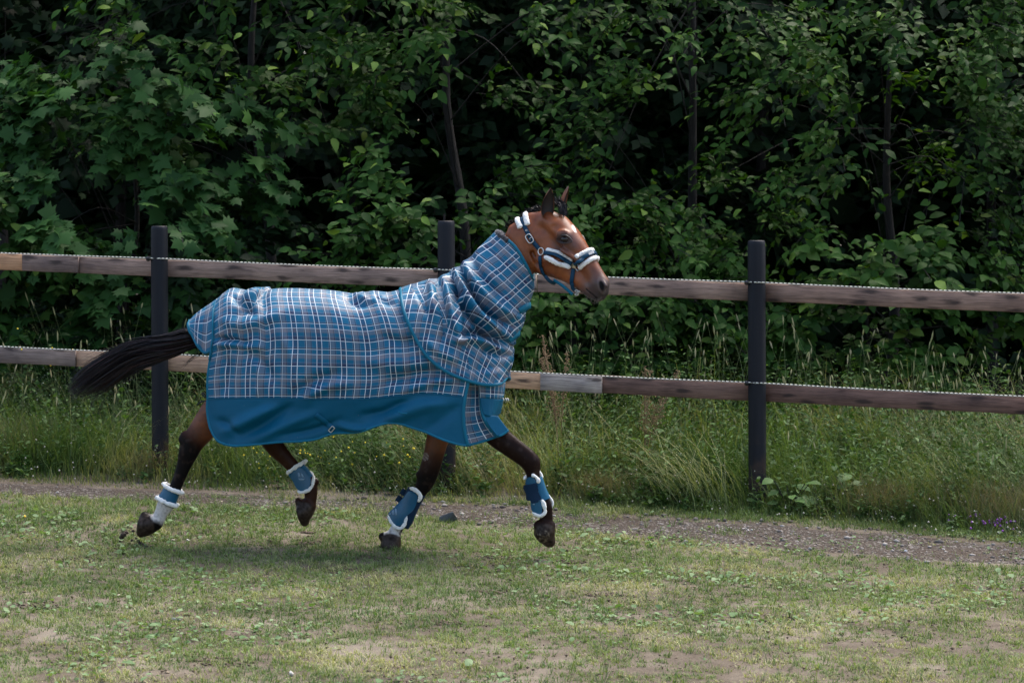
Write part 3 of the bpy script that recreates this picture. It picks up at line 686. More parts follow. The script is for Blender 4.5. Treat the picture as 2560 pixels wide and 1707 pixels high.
# seed heads on thin stalks
mb = MB(); n = 620
x = RNG.uniform(-4.8, 4.8, n); y = path_hi(x) + .5 + 3.0*RNG.random(n)
for i in range(n):
    b = np.array([x[i], y[i], float(gz(x[i], y[i], False))]); H = float(vheight(x[i:i+1], y[i:i+1])[0])*random.uniform(1., 1.55) + .1; ld = np.array([random.gauss(-.05, .16), random.gauss(0, .12), 0])
    P = spline([b, b + np.array([0, 0, H*.6]) + ld*H*.4, b + np.array([0, 0, H]) + ld*H], 6)
    cs = np.array([.16, .19, .08]); V, F = tube(P, .0016, .0016, up=(.01, 1, .02), m=3, cap=False); mb.add(V, F if isinstance(F, list) else [F], cs)
    e = P[-1]; dd = norm(P[-1] - P[-2]); Ls = random.uniform(.03, .075); S = e + dd*np.linspace(-.2, 1, 5)[:, None]*Ls; rr = np.array([.001, .005, .0058, .0045, .001])*random.uniform(.8, 1.2)
    V, F = tube(S, rr, rr, up=(.01, 1, .02), m=5, cap=False); g = random.random(); mb.add(V, F, np.array([.42, .37, .22])*(1 - g) + np.array([.30, .30, .14])*g)
o = mb.build('seed_heads', MGRASS); tag(o, 'thin stalks with pale seed heads standing above the meadow grass', 'grass', None, 'stuff')
# small flowers
OCT_V = np.array([(1, 0, 0), (-1, 0, 0), (0, 1, 0), (0, -1, 0), (0, 0, 1), (0, 0, -1)], float); OCT_F = np.array([(0, 2, 4), (2, 1, 4), (1, 3, 4), (3, 0, 4), (2, 0, 5), (1, 2, 5), (3, 1, 5), (0, 3, 5)])
def flowers(name, label, x, y, z, size, col, mat):
    n = len(x); V = OCT_V[None]*size[:, None, None]*(1 + RNG.uniform(-.3, .3, (n, 6, 1))) + np.stack([x, y, z], 1)[:, None]
    o = obj(name, V.reshape(-1, 3), ((np.arange(n)*6)[:, None, None] + OCT_F[None]).reshape(-1, 3), mat, col=np.repeat(col, 6, 0), smooth=False); tag(o, label, 'flowers', None, 'stuff')
MFLOWER = vcol('petal', .7, var=.1)
n = 3600; x = RNG.uniform(-4.8, 4.8, n); y = path_hi(x) + .05 + 2.0*RNG.random(n)**1.2
k = fbm(p3(x*1.4, y*1.4), 95, 3) + RNG.normal(0, .18, n) + .10*sstep(-.5, 2., x) > .22; x, y = x[k], y[k]; n = len(x); hv = vheight(x, y)
flowers('white_flowers', 'tiny white flowers dotted over the verge grass', x, y, gz(x, y) + hv*RNG.uniform(.65, 1.2, n) + .01, RNG.uniform(.0016, .0042, n), np.tile(np.array([.48, .50, .40]), (n, 1))*RNG.uniform(.8, 1.1, (n, 1)), MFLOWER)
n = 190; x = RNG.uniform(-4.6, 4.6, n); y = path_hi(x) + .02 + .5*RNG.random(n); hv = vheight(x, y)
flowers('clover_blossom', 'cream clover blossom heads along the edge of the path', x, y, gz(x, y) + hv*.8 + .015, RNG.uniform(.0045, .008, n), np.tile(np.array([.44, .41, .34]), (n, 1))*RNG.uniform(.8, 1.1, (n, 1)), MFLOWER)
def spot(us, vs, dep):
    P = np.array([at(u, v, float(fence_y(at(u, v, 16.5)[0])) + dd) for u, v, dd in zip(us, vs, dep)]); return P
n = 60; us = np.r_[RNG.normal(760, 90, 40), RNG.normal(1010, 60, 12), RNG.normal(100, 60, 8)]; vs = np.r_[RNG.normal(1130, 25, 40), RNG.normal(1135, 20, 12), RNG.normal(880, 30, 8)]
P = spot(us, vs, RNG.uniform(-.1, .25, n)); flowers('yellow_flowers', 'small yellow flowers in the verge under the rug', P[:, 0], P[:, 1], P[:, 2], RNG.uniform(.006, .010, n), np.tile(np.array([.72, .55, .03]), (n, 1)), MFLOWER)
us = RNG.normal(2470, 45, 46); P = np.array([G(u, v) for u, v in zip(us, 1318 + (us - 2400)*.06 + RNG.normal(0, 8, 46))]); flowers('purple_flowers', 'violet flower heads at the edge of the verge near the end of the rail', P[:, 0], P[:, 1], P[:, 2] + RNG.uniform(.03, .09, 46), RNG.uniform(.007, .011, 46), np.tile(np.array([.22, .06, .30]), (46, 1)), MFLOWER)
P = np.array([G(62, 1304)]); flowers('dandelion', 'single yellow dandelion head in the paddock grass', P[:, 0], P[:, 1], P[:, 2] + .035, np.array([.012]), np.array([[.8, .5, .02]]), MFLOWER)
# soil crumbs and dead bits between the turf blades
n = 15000; x = RNG.uniform(-4, 4, n); y = 9.8 + 5.6*RNG.random(n); k = (np.abs(x) < .225*y + .2) & (y < path_lo(x)) & (fbm(p3(x*3.2, y*4.5), 97, 3) + RNG.normal(0, .12, n) > .02); x, y = x[k], y[k]; n = len(x)
V = OCT_V[None]*np.stack([RNG.uniform(.5, 1.9, n), RNG.uniform(.5, 1.5, n), RNG.uniform(.4, 1., n)], 1)[:, None]*np.clip(RNG.gamma(2.5, .0016, n), .0016, .008)[:, None, None]*(1 + RNG.uniform(-.3, .3, (n, 6, 1))) + np.stack([x, y, gz(x, y) + RNG.uniform(.002, .016, n)], 1)[:, None]
g = RNG.random(n)[:, None]**2; col = (1 - g)*np.array([.048, .034, .023]) + g*np.array([.24, .185, .12])
tag(obj('soil_crumbs', V.reshape(-1, 3), ((np.arange(n)*6)[:, None, None] + OCT_F[None]).reshape(-1, 3), MSTONE, col=np.repeat(col, 6, 0), smooth=False), 'brown soil crumbs and dead bits scattered through the turf', 'soil', None, 'stuff')
# fine arching grasses in clumps that can be told apart
def clump(name, label, u, v, dep, nbl, h, spread, col, tip, seed, lean=(.5, 1.3), width=.003, group=None, head=None):
    r = np.random.default_rng(seed); x0 = at(u, v, 16.6)[0]; y0 = float(fence_y(x0)) + dep; x0 = at(u, v, y0)[0]
    x = x0 + r.normal(0, spread, nbl); y = y0 + r.normal(0, spread*.6, nbl); hd = r.uniform(0, 2*pi, nbl) if head is None else r.normal(head, .7, nbl)
    cc = np.tile(np.array(col), (nbl, 1))*r.uniform(.75, 1.25, (nbl, 1)); tt = np.tile(np.array(tip), (nbl, 1))*r.uniform(.75, 1.25, (nbl, 1))
    V, F, Cc = blades(x, y, h*r.uniform(.55, 1.15, nbl), np.full(nbl, width), r.uniform(*lean, nbl), hd, cc, tt, 6, curl=.8)
    b = np.array([x0, y0, float(gz(x0, y0, False))]); o = obj(name, V, F, MGRASS, None, b, col=Cc); return tag(o, label, 'grass clump', group)
clump('grass_clump', 'pale arching grass clump drooping beside the right hand post', 1755, 1255, -.08, 150, .62, .14, (.13, .17, .06), (.40, .37, .20), 201, (.7, 1.3), .0042, None, pi)
clump('grass_clump', 'reddish haze of fine bent grass right of the right hand post', 2215, 1290, -.1, 900, .34, .16, (.12, .14, .06), (.27, .18, .11), 202, (.2, .9), .0016)
clump('grass_clump', 'fine brown grass clump at the far end of the lower rail', 2510, 1330, -.15, 700, .40, .18, (.11, .13, .05), (.26, .17, .11), 203, (.3, 1.0), .0017)
clump('grass_clump', 'low rusty grass clump beside the front hoof boot', 1500, 1255, -.05, 600, .27, .12, (.11, .14, .05), (.26, .17, .10), 204, (.2, .9), .0016)
clump('grass_clump', 'rusty fine grass clump at the foot of the dark left post', 380, 1215, -.10, 350, .28, .07, (.10, .12, .05), (.24, .14, .09), 205, (.2, .9), .0016)
clump('grass_clump', 'brown haze of fine grass beyond the end of the tail', 60, 1060, .35, 900, .40, .22, (.10, .12, .05), (.22, .16, .10), 206, (.2, .9), .0018)
clump('grass_clump', 'pale leaning grass stalks below the tail beside the left post', 330, 1180, .1, 90, .62, .18, (.16, .19, .08), (.40, .36, .20), 207, (.4, 1.1), .003, None, 0.)
clump('grass_clump', 'grass clump arching below the lower rail near the frame end', 2420, 1240, .25, 160, .55, .16, (.11, .16, .06), (.34, .32, .16), 208, (.5, 1.2), .0036, None, pi)
clump('grass_clump', 'green tussock under the splice of the lower rail', 1390, 1230, .3, 170, .75, .15, (.10, .16, .05), (.27, .28, .13), 209, (.5, 1.2), .0042)
def dock(label, u, v, dep, H, seed):
    r = np.random.default_rng(seed); x0 = at(u, v, 16.6)[0]; y0 = float(fence_y(x0)) + dep; x0 = at(u, v, y0)[0]; b = np.array([x0, y0, float(gz(x0, y0, False))]); root = empty('dock_plant', b); tag(root, label, 'weed', 'dock plants')
    st = MB(); sd = MB()
    for k in range(4):
        ld = np.array([r.normal(0, .12), r.normal(0, .1), 0]); P = spline([b, b + np.array([0, 0, H*.5]) + ld*.3, b + np.array([0, 0, H*r.uniform(.85, 1.05)]) + ld], 14); V, F = tube(P, .0035, .0035, up=(.01, 1, .02), m=4, cap=False); st.add(V, F)
        m = 260; s = r.uniform(.45, 1, m); c = np.stack([np.interp(s, np.linspace(0, 1, 14), P[:, q]) for q in range(3)], 1) + r.normal(0, 1, (m, 3))*np.array([.018, .018, .012])*(1.3 - s)[:, None]*1.6
        V = OCT_V[None]*r.uniform(.003, .006, m)[:, None, None] + c[:, None]; g = r.random(m)[:, None]; sd.add(V.reshape(-1, 3), ((np.arange(m)*6)[:, None, None] + OCT_F[None]).reshape(-1, 3), np.repeat(g*np.array([.24, .14, .07]) + (1 - g)*np.array([.14, .11, .045]), 6, 0))
    st.build('stem', plain('dock_stem', (.16, .10, .05), .7), root); o = sd.build('seed_spike', MFLOWER, root, smooth=False)
dock('rust brown dock plant with tall seed spikes in front of the horse chest', 1400, 950, .75, 1.0, 301)
dock('slim brown dock spike above the dark part of the lower rail', 1612, 960, .7, .8, 302)
def bigleaf(label, u, v, dep, nl, size, seed, col=(.09, .155, .06)):
    r = np.random.default_rng(seed); x0 = at(u, v, 16.6)[0]; y0 = float(fence_y(x0)) + dep; x0 = at(u, v, y0)[0]; b = np.array([x0, y0, float(gz(x0, y0, False))]); root = empty('broadleaf_plant', b); tag(root, label, 'weed', 'broad leaved weeds')
    for k in range(nl):
        a = r.uniform(0, 2*pi); e = b + np.array([cos(a)*r.uniform(.04, .16), sin(a)*.1, r.uniform(.05, .24)]); T = norm(np.array([cos(a), sin(a)*.7, r.uniform(-.3, .4)])); N = norm(np.array([r.normal(0, .3), -.5, 1.]) - 0*T); N = norm(N - T*(N@T))
        V, F, Cc = leaves(e[None], T[None], N[None], np.array([size*r.uniform(.7, 1.2)]), np.array([1.4]), np.array([col])*r.uniform(.8, 1.2)); lf = obj('leaf', V, F, MLEAF, root, col=Cc)
        V, F = tube(spline([b, (b + e)/2 + np.array([0, 0, .02]), e], 5), .003, .0025, up=(.01, 1, .02), m=4, cap=False); obj('leaf_stalk', V, F, MBARK, root)
bigleaf('broad leaved weed right of the right hand post', 2075, 1250, -.12, 8, .13, 311)
bigleaf('broad leaved weed at the foot of the right hand post', 1975, 1280, -.16, 8, .10, 312, (.11, .19, .06))

# ================================================================== HORSE
HA = math.radians(8.); HF = np.array([math.cos(HA), -math.sin(HA), 0]); HL = np.array([math.sin(HA), math.cos(HA), 0])   # forward, away from the camera
HO = at(975, 1388, 14.62)
def L(u, v, w=0.):
    """point under a pixel in the plane w metres beyond the horse's middle plane"""
    r = ray(u, v); s = ((HO + HL*w - C0)@HL)/(r@HL); return C0 + r*s
def mirror(p): return p - 2*((p - HO)@HL)[..., None]*HL if p.ndim > 1 else p - 2*((p - HO)@HL)*HL
DA = math.radians(27.); DL = np.array([math.sin(DA), math.cos(DA), 0]); DO = L(1352, 590)                                # head turned towards the camera
def LH(u, v, w=0.):
    r = ray(u, v); s = ((DO + DL*w - C0)@DL)/(r@DL); return C0 + r*s
def hmirror(p): return p - 2*((p - DO)@DL)[..., None]*DL if p.ndim > 1 else p - 2*((p - DO)@DL)*DL
PM = 1/414.
VS = .0062
g0 = np.array([-2.36, 14.08, -.03]); g1 = np.array([.72, 15.32, 2.30]); gn = np.ceil((g1 - g0)/VS).astype(int) + 1
FLD = np.full(gn, .12, np.float32)
AX = [g0[k] + VS*np.arange(gn[k]) for k in range(3)]
def seg_eval(p0, p1, ra, rb, lat, bx):
    a = p1 - p0; Lq = np.linalg.norm(a)
    if Lq < 1e-6: a = np.array([0, 0, 1.]); Lq = 1e-6
    else: a = a/Lq
    b = lat - (lat@a)*a; b /= np.linalg.norm(b); c = np.cross(a, b)
    x = (AX[0][bx[0]] - p0[0]).astype(np.float32)[:, None, None]; y = (AX[1][bx[1]] - p0[1]).astype(np.float32)[None, :, None]; z = (AX[2][bx[2]] - p0[2]).astype(np.float32)[None, None, :]
    f = lambda d: np.float32(d[0])*x + np.float32(d[1])*y + np.float32(d[2])*z
    s = f(a); t = np.clip(s/np.float32(Lq), 0, 1); ax = s - t*np.float32(Lq); pb = f(b); pc = f(c)
    A = np.float32(ra[0]) + np.float32(ra[1] - ra[0])*t; B = np.float32(rb[0]) + np.float32(rb[1] - rb[0])*t; E = np.minimum(A, B)
    k0 = np.sqrt((pc/A)**2 + (pb/B)**2 + (ax/E)**2); k1 = np.sqrt((pc/A**2)**2 + (pb/B**2)**2 + (ax/E**2)**2) + 1e-6
    return np.where(k0 < .2, -E*.8, k0*(k0 - 1)/k1)
def boxof(p0, p1, R):
    lo = np.minimum(p0, p1) - R; hi = np.maximum(p0, p1) + R
    i0 = np.clip(((lo - g0)/VS).astype(int), 0, gn - 1); i1 = np.clip(((hi - g0)/VS).astype(int) + 2, 1, gn)
    return tuple(slice(int(a), int(b)) for a, b in zip(i0, i1))
def seg(p0, p1, ra, rb, lat, k=.02, sub=False):
    if min(g1 - np.maximum(p0, p1)) < -.5: return
    bx = boxof(p0, p1, max(max(ra), max(rb)) + k*1.5 + .012)
    d = seg_eval(p0, p1, ra, rb, lat, bx).astype(np.float32); S = FLD[bx]
    if sub:
        h = np.clip(.5 - .5*(S + d)/k, 0, 1); FLD[bx] = S*(1 - h) + (-d)*h + k*h*(1 - h)
    else:
        h = np.clip(.5 + .5*(S - d)/k, 0, 1); FLD[bx] = S*(1 - h) + d*h - k*h*(1 - h)
def chain(pts, fn=L, lat=HL, k=.02, div=1):
    """pts: (u, v, radius px, lateral radius m, w); one smooth tapering limb blended into the rest"""
    Q = np.array([tuple(p) + ((0.,) if len(p) < 5 else ()) for p in pts], float)
    if div > 1: Q = np.vstack([np.stack([np.interp(np.linspace(0, 1, (len(Q) - 1)*div + 1), np.linspace(0, 1, len(Q)), Q[:, c]) for c in range(5)], 1)]) if len(Q) < 3 else crs(Q, div)
    P = [fn(q[0], q[1], q[4]) for q in Q]; R = max(Q[:, 2].max()*PM, Q[:, 3].max()) + k*1.5 + .012
    lo, hi = np.min(P, 0), np.max(P, 0); bx = boxof(lo, hi, R); D = np.full(FLD[bx].shape, .12, np.float32)
    for i in range(len(Q) - 1):
        a, b = Q[i], Q[i + 1]; bs = boxof(P[i], P[i + 1], max(a[2]*PM, b[2]*PM, a[3], b[3]) + k*1.5 + .012)
        rel = tuple(slice(max(s.start, t.start) - t.start, min(s.stop, t.stop) - t.start) for s, t in zip(bs, bx)); ab = tuple(slice(r_.start + t.start, r_.stop + t.start) for r_, t in zip(rel, bx))
        D[rel] = np.minimum(D[rel], seg_eval(P[i], P[i + 1], (a[2]*PM, b[2]*PM), (a[3], b[3]), lat, ab))
    S = FLD[bx]; h = np.clip(.5 + .5*(S - D)/k, 0, 1); FLD[bx] = S*(1 - h) + D*h - k*h*(1 - h)
def crs(Q, div):
    A = np.vstack([2*Q[0] - Q[1], Q, 2*Q[-1] - Q[-2]]); out = []
    for i in range(len(Q) - 1):
        t = np.linspace(0, 1, div, endpoint=False)[:, None]; a, b, c, d = A[i], A[i + 1], A[i + 2], A[i + 3]
        out.append(.5*((2*b) + (c - a)*t + (2*a - 5*b + 4*c - d)*t*t + (3*b - a - 3*c + d)*t**3))
    return np.vstack(out + [Q[-1:]])
# trunk and neck (mostly under the rug)
chain([(1150, 850, 108, .17), (1050, 862, 120, .235), (900, 852, 108, .265), (760, 850, 104, .265), (645, 838, 98, .24), (592, 830, 78, .16)], k=.06)
chain([(1345, 592, 48, .058), (1318, 614, 60, .060), (1288, 647, 58, .068), (1228, 720, 72, .095), (1145, 808, 98, .16)], k=.05)
chain([(1296, 596, 38, .042), (1340, 570, 41, .045), (1370, 558, 33, .05)], k=.03)
# legs: w < 0 near (right) side, w > 0 far (left) side
NW, FW = -.125, .115
RH_ = [(622, 880, 66, .08, -.13), (592, 975, 56, .07, -.13), (532, 1042, 40, .055, NW), (503, 1078, 33, .043, NW), (482, 1106, 29, .040, NW), (470, 1134, 25, .036, NW), (459, 1166, 18.5, .027, NW), (441, 1212, 15.5, .024, NW), (424, 1246, 18, .027, NW), (414, 1262, 22, .032, NW), (404, 1280, 17.5, .028, NW), (396, 1298, 17, .030, NW)]
LH_ = [(630, 880, 66, .08, .13), (648, 985, 52, .07, .13), (662, 1062, 34, .05, FW), (674, 1092, 29, .042, FW), (690, 1120, 24, .034, FW), (718, 1150, 19, .027, FW), (746, 1180, 18, .025, FW), (768, 1202, 23, .032, FW), (776, 1222, 19, .028, FW), (777, 1246, 15.5, .028, FW), (774, 1258, 16, .030, FW)]
LF_ = [(1150, 940, 52, .065, .11), (1112, 1050, 38, .06, .12), (1094, 1098, 29, .045, FW), (1083, 1142, 26, .042, FW), (1073, 1176, 26, .044, FW), (1063, 1205, 23, .036, FW), (1048, 1232, 17, .026, FW), (1022, 1268, 16, .024, FW), (1004, 1296, 20, .031, FW), (994, 1316, 16, .027, FW), (985, 1334, 17, .030, FW)]
RF_ = [(1165, 930, 52, .065, -.11), (1185, 1025, 36, .045, -.11), (1240, 1086, 30, .042, -.115), (1283, 1120, 26.5, .042, NW), (1317, 1146, 25, .045, NW), (1329, 1162, 23, .042, NW), (1333, 1188, 16.5, .028, NW), (1346, 1228, 14.5, .024, NW), (1360, 1262, 19, .031, NW), (1366, 1282, 15.5, .028, NW), (1366, 1302, 16, .031, NW)]
for c in (RH_, LH_, LF_, RF_): chain(c, k=.03, div=3)
def pt(u, v, r, lat, w, k=.012, fn=L, ld=HL, sub=False, r2=None, u2=None, v2=None):
    a = fn(u, v, w); b = fn(u2, v2, w) if u2 is not None else a + np.array([0, 0, 1e-4]); seg(a, b, (r*PM, (r2 or r)*PM), (lat, lat*(r2 or r)/r), ld, k, sub)
pt(466, 1088, 15, .022, NW, .02, u2=459, v2=1102)              # points of hock
pt(660, 1090, 14, .022, FW, .02)
pt(1330, 1150, 17, .030, NW, .015); pt(1052, 1186, 13, .022, FW, .02)     # knees
pt(404, 1268, 12, .018, NW, .012); pt(787, 1204, 12, .02, FW, .012); pt(1349, 1268, 11, .018, NW, .012); pt(990, 1300, 12, .018, FW, .012)
# hooves: frustum from coronet to sole
def hoof(cu, cv, su, sv, rc, rs, w, off=(0, 0)):
    a = L(cu, cv, w); b = L(su, sv, w); n = 5
    for i in range(n):
        f0, f1 = i/n, (i + 1)/n
        seg(a + (b - a)*f0, a + (b - a)*f1, ((rc + (rs - rc)*f0)*PM, (rc + (rs - rc)*f1)*PM), ((.042 + .018*f0), (.042 + .018*f1)), HL, .006)
hoof(391, 1304, 362, 1314, 20, 27, NW); pt(352, 1334, 9, .035, NW, .02); pt(362, 1290, 12, .035, NW, .015)
hoof(772, 1262, 757, 1282, 20, 25, FW); pt(762, 1305, 11, .030, FW, .02); pt(747, 1254, 12, .03, FW, .015)
hoof(980, 1342, 976, 1366, 23, 26, FW); pt(957, 1341, 11, .03, FW, .015); pt(977, 1372, 22, .055, FW, .02)
hoof(1364, 1312, 1361, 1334, 24, 26, NW); pt(1374, 1354, 15, .035, NW, .02); pt(1345, 1313, 11, .035, NW, .015)
# the soles are cut flat
def flatcut(u0, v0, u1, v1, w):
    a, b = L(u0, v0, w), L(u1, v1, w); d = norm(b - a); nn = np.cross(d, HL); nn = nn/np.linalg.norm(nn)
    m = (a + b)/2
    ref = L((u0 + u1)/2 + 20, (v0 + v1)/2 - 12, w) - m
    if nn@ref > 0: nn = -nn                                     # outward
    c = m + nn*.08; bx = boxof(m, c, .075)
    x = AX[0][bx[0]][:, None, None]; y = AX[1][bx[1]][None, :, None]; z = AX[2][bx[2]][None, None]
    dd = -((x - m[0])*nn[0] + (y - m[1])*nn[1] + (z - m[2])*nn[2]); near = np.sqrt((x - m[0])**2 + (y - m[1])**2 + (z - m[2])**2) < .1
    FLD[bx] = np.where(near, np.maximum(FLD[bx], -dd), FLD[bx])
flatcut(351, 1282, 343, 1342, NW); flatcut(737, 1246, 754, 1315, FW); flatcut(952, 1387, 1002, 1383, FW); flatcut(1334, 1335, 1364, 1371, NW)
# head
chain([(1372, 553, 27, .062), (1398, 566, 29, .082), (1424, 594, 27.5, .092), (1440, 616, 26, .078), (1456, 641, 25, .062), (1472, 664, 24, .054), (1488, 690, 23, .052), (1499, 710, 23, .056)], LH, DL, .03)
chain([(1366, 600, 40, .072), (1372, 642, 50, .080), (1404, 662, 38, .064), (1432, 684, 28, .050), (1456, 704, 23, .046), (1480, 728, 19, .044), (1492, 741, 13, .036)], LH, DL, .03)
chain([(1499, 710, 22, .056), (1504, 728, 17, .050), (1502, 738, 13, .044)], LH, DL, .02)
for s in (-1, 1):
    pt(1408, 588, 17, .028, s*.078, .018, LH, DL)                                                 # orbit
    pt(1414, 583, 9, .012, s*.098, .014, LH, DL, u2=1398, v2=584)                                 # brow
    pt(1405, 625, 6, .016, s*.076, .018, LH, DL, u2=1446, v2=652, r2=5)                           # facial crest
    pt(1372, 650, 36, .020, s*.075, .03, LH, DL)                                                  # cheek
    pt(1508, 711, 13, .018, s*.040, .014, LH, DL, u2=1500, v2=724, r2=10)                         # nostril rim
    pt(1502, 708, 4.5, .022, s*.068, .005, LH, DL, True, u2=1507, v2=721, r2=6)                     # nostril
    pt(1500, 696, 3.5, .010, s*.058, .012, LH, DL, True, u2=1507, v2=706)
    pt(1410, 597, 7.5, .016, s*.112, .010, LH, DL, True, u2=1416, v2=599, r2=6)                   # eye socket
    pt(1386, 566, 12, .012, s*.090, .02, LH, DL, True)                                            # hollow above the eye
    pt(1440, 690, 14, .010, s*.066, .025, LH, DL, True, u2=1425, v2=672)                          # hollow of the cheek
    pt(1466, 723, 2.6, .012, s*.052, .006, LH, DL, True, u2=1494, v2=745, r2=2.2)                 # mouth line
    a, b = LH(1331, 632, s*.055), LH(1360, 688, s*.06); seg(a, b, (6*PM, 6*PM), (.012, .012), DL, .02, True)   # groove behind the jaw
# surface nets
def surface_nets(Fl):
    ins = Fl < 0; c = ins[:-1, :-1, :-1]
    allv = c.copy(); anyv = c.copy(); n = np.array(Fl.shape) - 1
    for i in (0, 1):
        for j in (0, 1):
            for k in (0, 1):
                s = ins[i:i + n[0], j:j + n[1], k:k + n[2]]; allv &= s; anyv |= s
    I = np.argwhere(anyv & ~allv); idx = np.full(n, -1, np.int32); idx[I[:, 0], I[:, 1], I[:, 2]] = np.arange(len(I))
    cv = {}
    for i in (0, 1):
        for j in (0, 1):
            for k in (0, 1): cv[i, j, k] = Fl[I[:, 0] + i, I[:, 1] + j, I[:, 2] + k]
    acc = np.zeros((len(I), 3)); cnt = np.zeros(len(I))
    for a in range(3):
        for p in [(0, 0), (0, 1), (1, 0), (1, 1)]:
            e0 = list(p); e0.insert(a, 0); e1 = list(p); e1.insert(a, 1)
            f0, f1 = cv[tuple(e0)], cv[tuple(e1)]; m = (f0 < 0) != (f1 < 0); t = np.where(m, f0/np.where(m, f0 - f1, 1), 0)
            q = np.tile(np.array(e0, float), (len(I), 1)); q[:, a] = t; acc += q*m[:, None]; cnt += m
    V = g0 + VS*(I + acc/cnt[:, None]); Fq = []
    for a in range(3):
        b, c_ = (a + 1) % 3, (a + 2) % 3
        sl0 = [slice(None)]*3; sl1 = [slice(None)]*3; sl0[a] = slice(0, -1); sl1[a] = slice(1, None)
        ch = ins[tuple(sl0)] != ins[tuple(sl1)]; E = np.argwhere(ch); ok = (E[:, b] > 0) & (E[:, c_] > 0) & (E[:, b] < n[b]) & (E[:, c_] < n[c_]); E = E[ok]
        d = []
        for ob, oc in ((1, 1), (0, 1), (0, 0), (1, 0)):
            q = E.copy(); q[:, b] -= ob; q[:, c_] -= oc; d.append(idx[q[:, 0], q[:, 1], q[:, 2]])
        qd = np.stack(d, 1); flip = ins[E[:, 0], E[:, 1], E[:, 2]]; qd[~flip] = qd[~flip][:, ::-1]; Fq.append(qd)
    Fq = np.vstack(Fq); return V, Fq[(Fq >= 0).all(1)]
HV, HFc = surface_nets(FLD); del FLD
# light smoothing
def smooth(V, Fc, it, lam=.5):
    E = np.vstack([Fc[:, [0, 1]], Fc[:, [1, 2]], Fc[:, [2, 3]], Fc[:, [3, 0]]]); E = np.vstack([E, E[:, ::-1]])
    deg = np.bincount(E[:, 0], minlength=len(V))[:, None] + 1e-9
    for _ in range(it):
        S = np.stack([np.bincount(E[:, 0], V[E[:, 1], k], len(V)) for k in range(3)], 1)/deg
        V = V + lam*(S - V)
    return V
HV = smooth(HV, HFc, 2, .45)
# coat colours: bay with black points, white pasterns, muddy hooves
uvh = proj(HV); U_, V_ = uvh[:, 0], uvh[:, 1]; hw = (HV - HO)@HL
n1 = fbm(HV*9., 401, 4); n2 = fbm(HV*38., 403, 3); n3 = fbm(HV*90., 405, 2)
bay = np.array([.25, .070, .018]); bay2 = np.array([.105, .025, .006]); blk = np.array([.0044, .0034, .0034]); brn = np.array([.070, .022, .009]); grey = np.array([.058, .040, .036])
def mixc(C, c, t): return C*(1 - t)[:, None] + np.asarray(c)*t[:, None]
COLR = mixc(np.tile(bay, (len(HV), 1)), bay2, np.clip(.42 + 1.0*n1 + .35*n2, 0, 1))
head = (V_ < 800) & (U_ > 1230)
# muzzle darkens towards lips and nostrils; dark skin round the eye; lower cheek redder
dm = ((U_ - 1500)*.58 + (V_ - 716)*.81)     # along the head towards the lips
mz = sstep(-58, -8, dm + 12*n1)*head; COLR = mixc(COLR, grey, mz*.95); COLR = mixc(COLR, (.035, .028, .027), sstep(-6, 22, dm + 6*n1)*head*.9)
ridge = sstep(0, 20, (U_ - 1486)*.81 - (V_ - 672)*.58)*sstep(-50, -10, dm)*sstep(10, -15, dm)*head; COLR = mixc(COLR, (.23, .085, .03), ridge*.8)
de = np.hypot((U_ - 1411)/21., (V_ - 597)/15.); COLR = mixc(COLR, (.018, .013, .013), sstep(1.25, .62, de + .1*n2)*head); COLR = mixc(COLR, (.075, .045, .04), sstep(1.9, 1.0, np.hypot((U_ - 1414)/23., (V_ - 606)/19.))*head*.6)
dn = np.hypot((U_ - 1504 - (V_ - 714)*.22)/6.5, (V_ - 714)/14.); COLR = mixc(COLR, (.003, .0025, .0025), sstep(1.05, .7, dn)*head); COLR = mixc(COLR, (.11, .085, .078), sstep(.35, .1, np.abs(dn - 1.35))*head*.35)
hu = (HV - DO)@DL
star = np.array([(1429, 562), (1434, 565), (1441, 574), (1442, 585), (1436, 578), (1430, 569)]); cst = star.mean(0)
dd = np.hypot((U_ - cst[0] - (V_ - cst[1])*.45)/4.0, (V_ - cst[1])/10.); COLR = mixc(COLR, (.72, .68, .64), sstep(1.15, .75, dd + .15*n3)*head*(hu < .05))
ml = np.abs((V_ - 722) - (U_ - 1465)*.83); COLR = mixc(COLR, (.006, .005, .005), sstep(3.2, 1.0, ml + .8*n3)*(U_ > 1464)*(U_ < 1494)*head)
COLR = mixc(COLR, (.10, .082, .080), sstep(1., .4, np.hypot((U_ - 1470)/12., (V_ - 712)/9.))*head*.5)
crest = (V_ < 640) & (U_ < 1372) & head
# legs
lg = V_ > 1000
ld = np.where(U_ < 580, sstep(1060, 1150, V_ + 14*n1 + (520 - U_)*.75), np.where(U_ < 850, .80 + 0*V_, np.where(U_ < 1140, sstep(1075, 1190, V_ + 16*n1), .93 + 0*V_)))
COLR = mixc(COLR, brn, lg*.55); COLR = mixc(COLR, blk*(1.1 + .5*np.clip(n1, 0, 1))[:, None], np.clip(lg*ld, 0, 1))
COLR = mixc(COLR, (.055, .032, .024), lg*np.clip(n2*.9 - .1, 0, .30)*(V_ < 1230))
wh = (U_ < 470)*sstep(1243, 1252, V_ + 4*n2)*sstep(1312, 1298, V_ - (U_ - 395)*.35 + 5*n2)*sstep(372, 384, U_ + 5*n3); COLR = mixc(COLR, (.52, .47, .42), wh*np.clip(.98 - .5*np.clip(n3*1.6, 0, 1), 0, 1))
wf = (U_ > 960)*(U_ < 1012)*sstep(1305, 1316, V_)*sstep(1346, 1334, V_ + 5*n3)*sstep(1004, 996, U_ + 4*n3); COLR = mixc(COLR, (.55, .51, .47), wf*np.clip(.98 - .5*np.clip(n3*1.6, 0, 1), 0, 1))
mud = np.array([.030, .019, .013])
def hoofmask(pu, pv, r): return sstep(1., .86, np.hypot(U_ - pu, V_ - pv)/r)
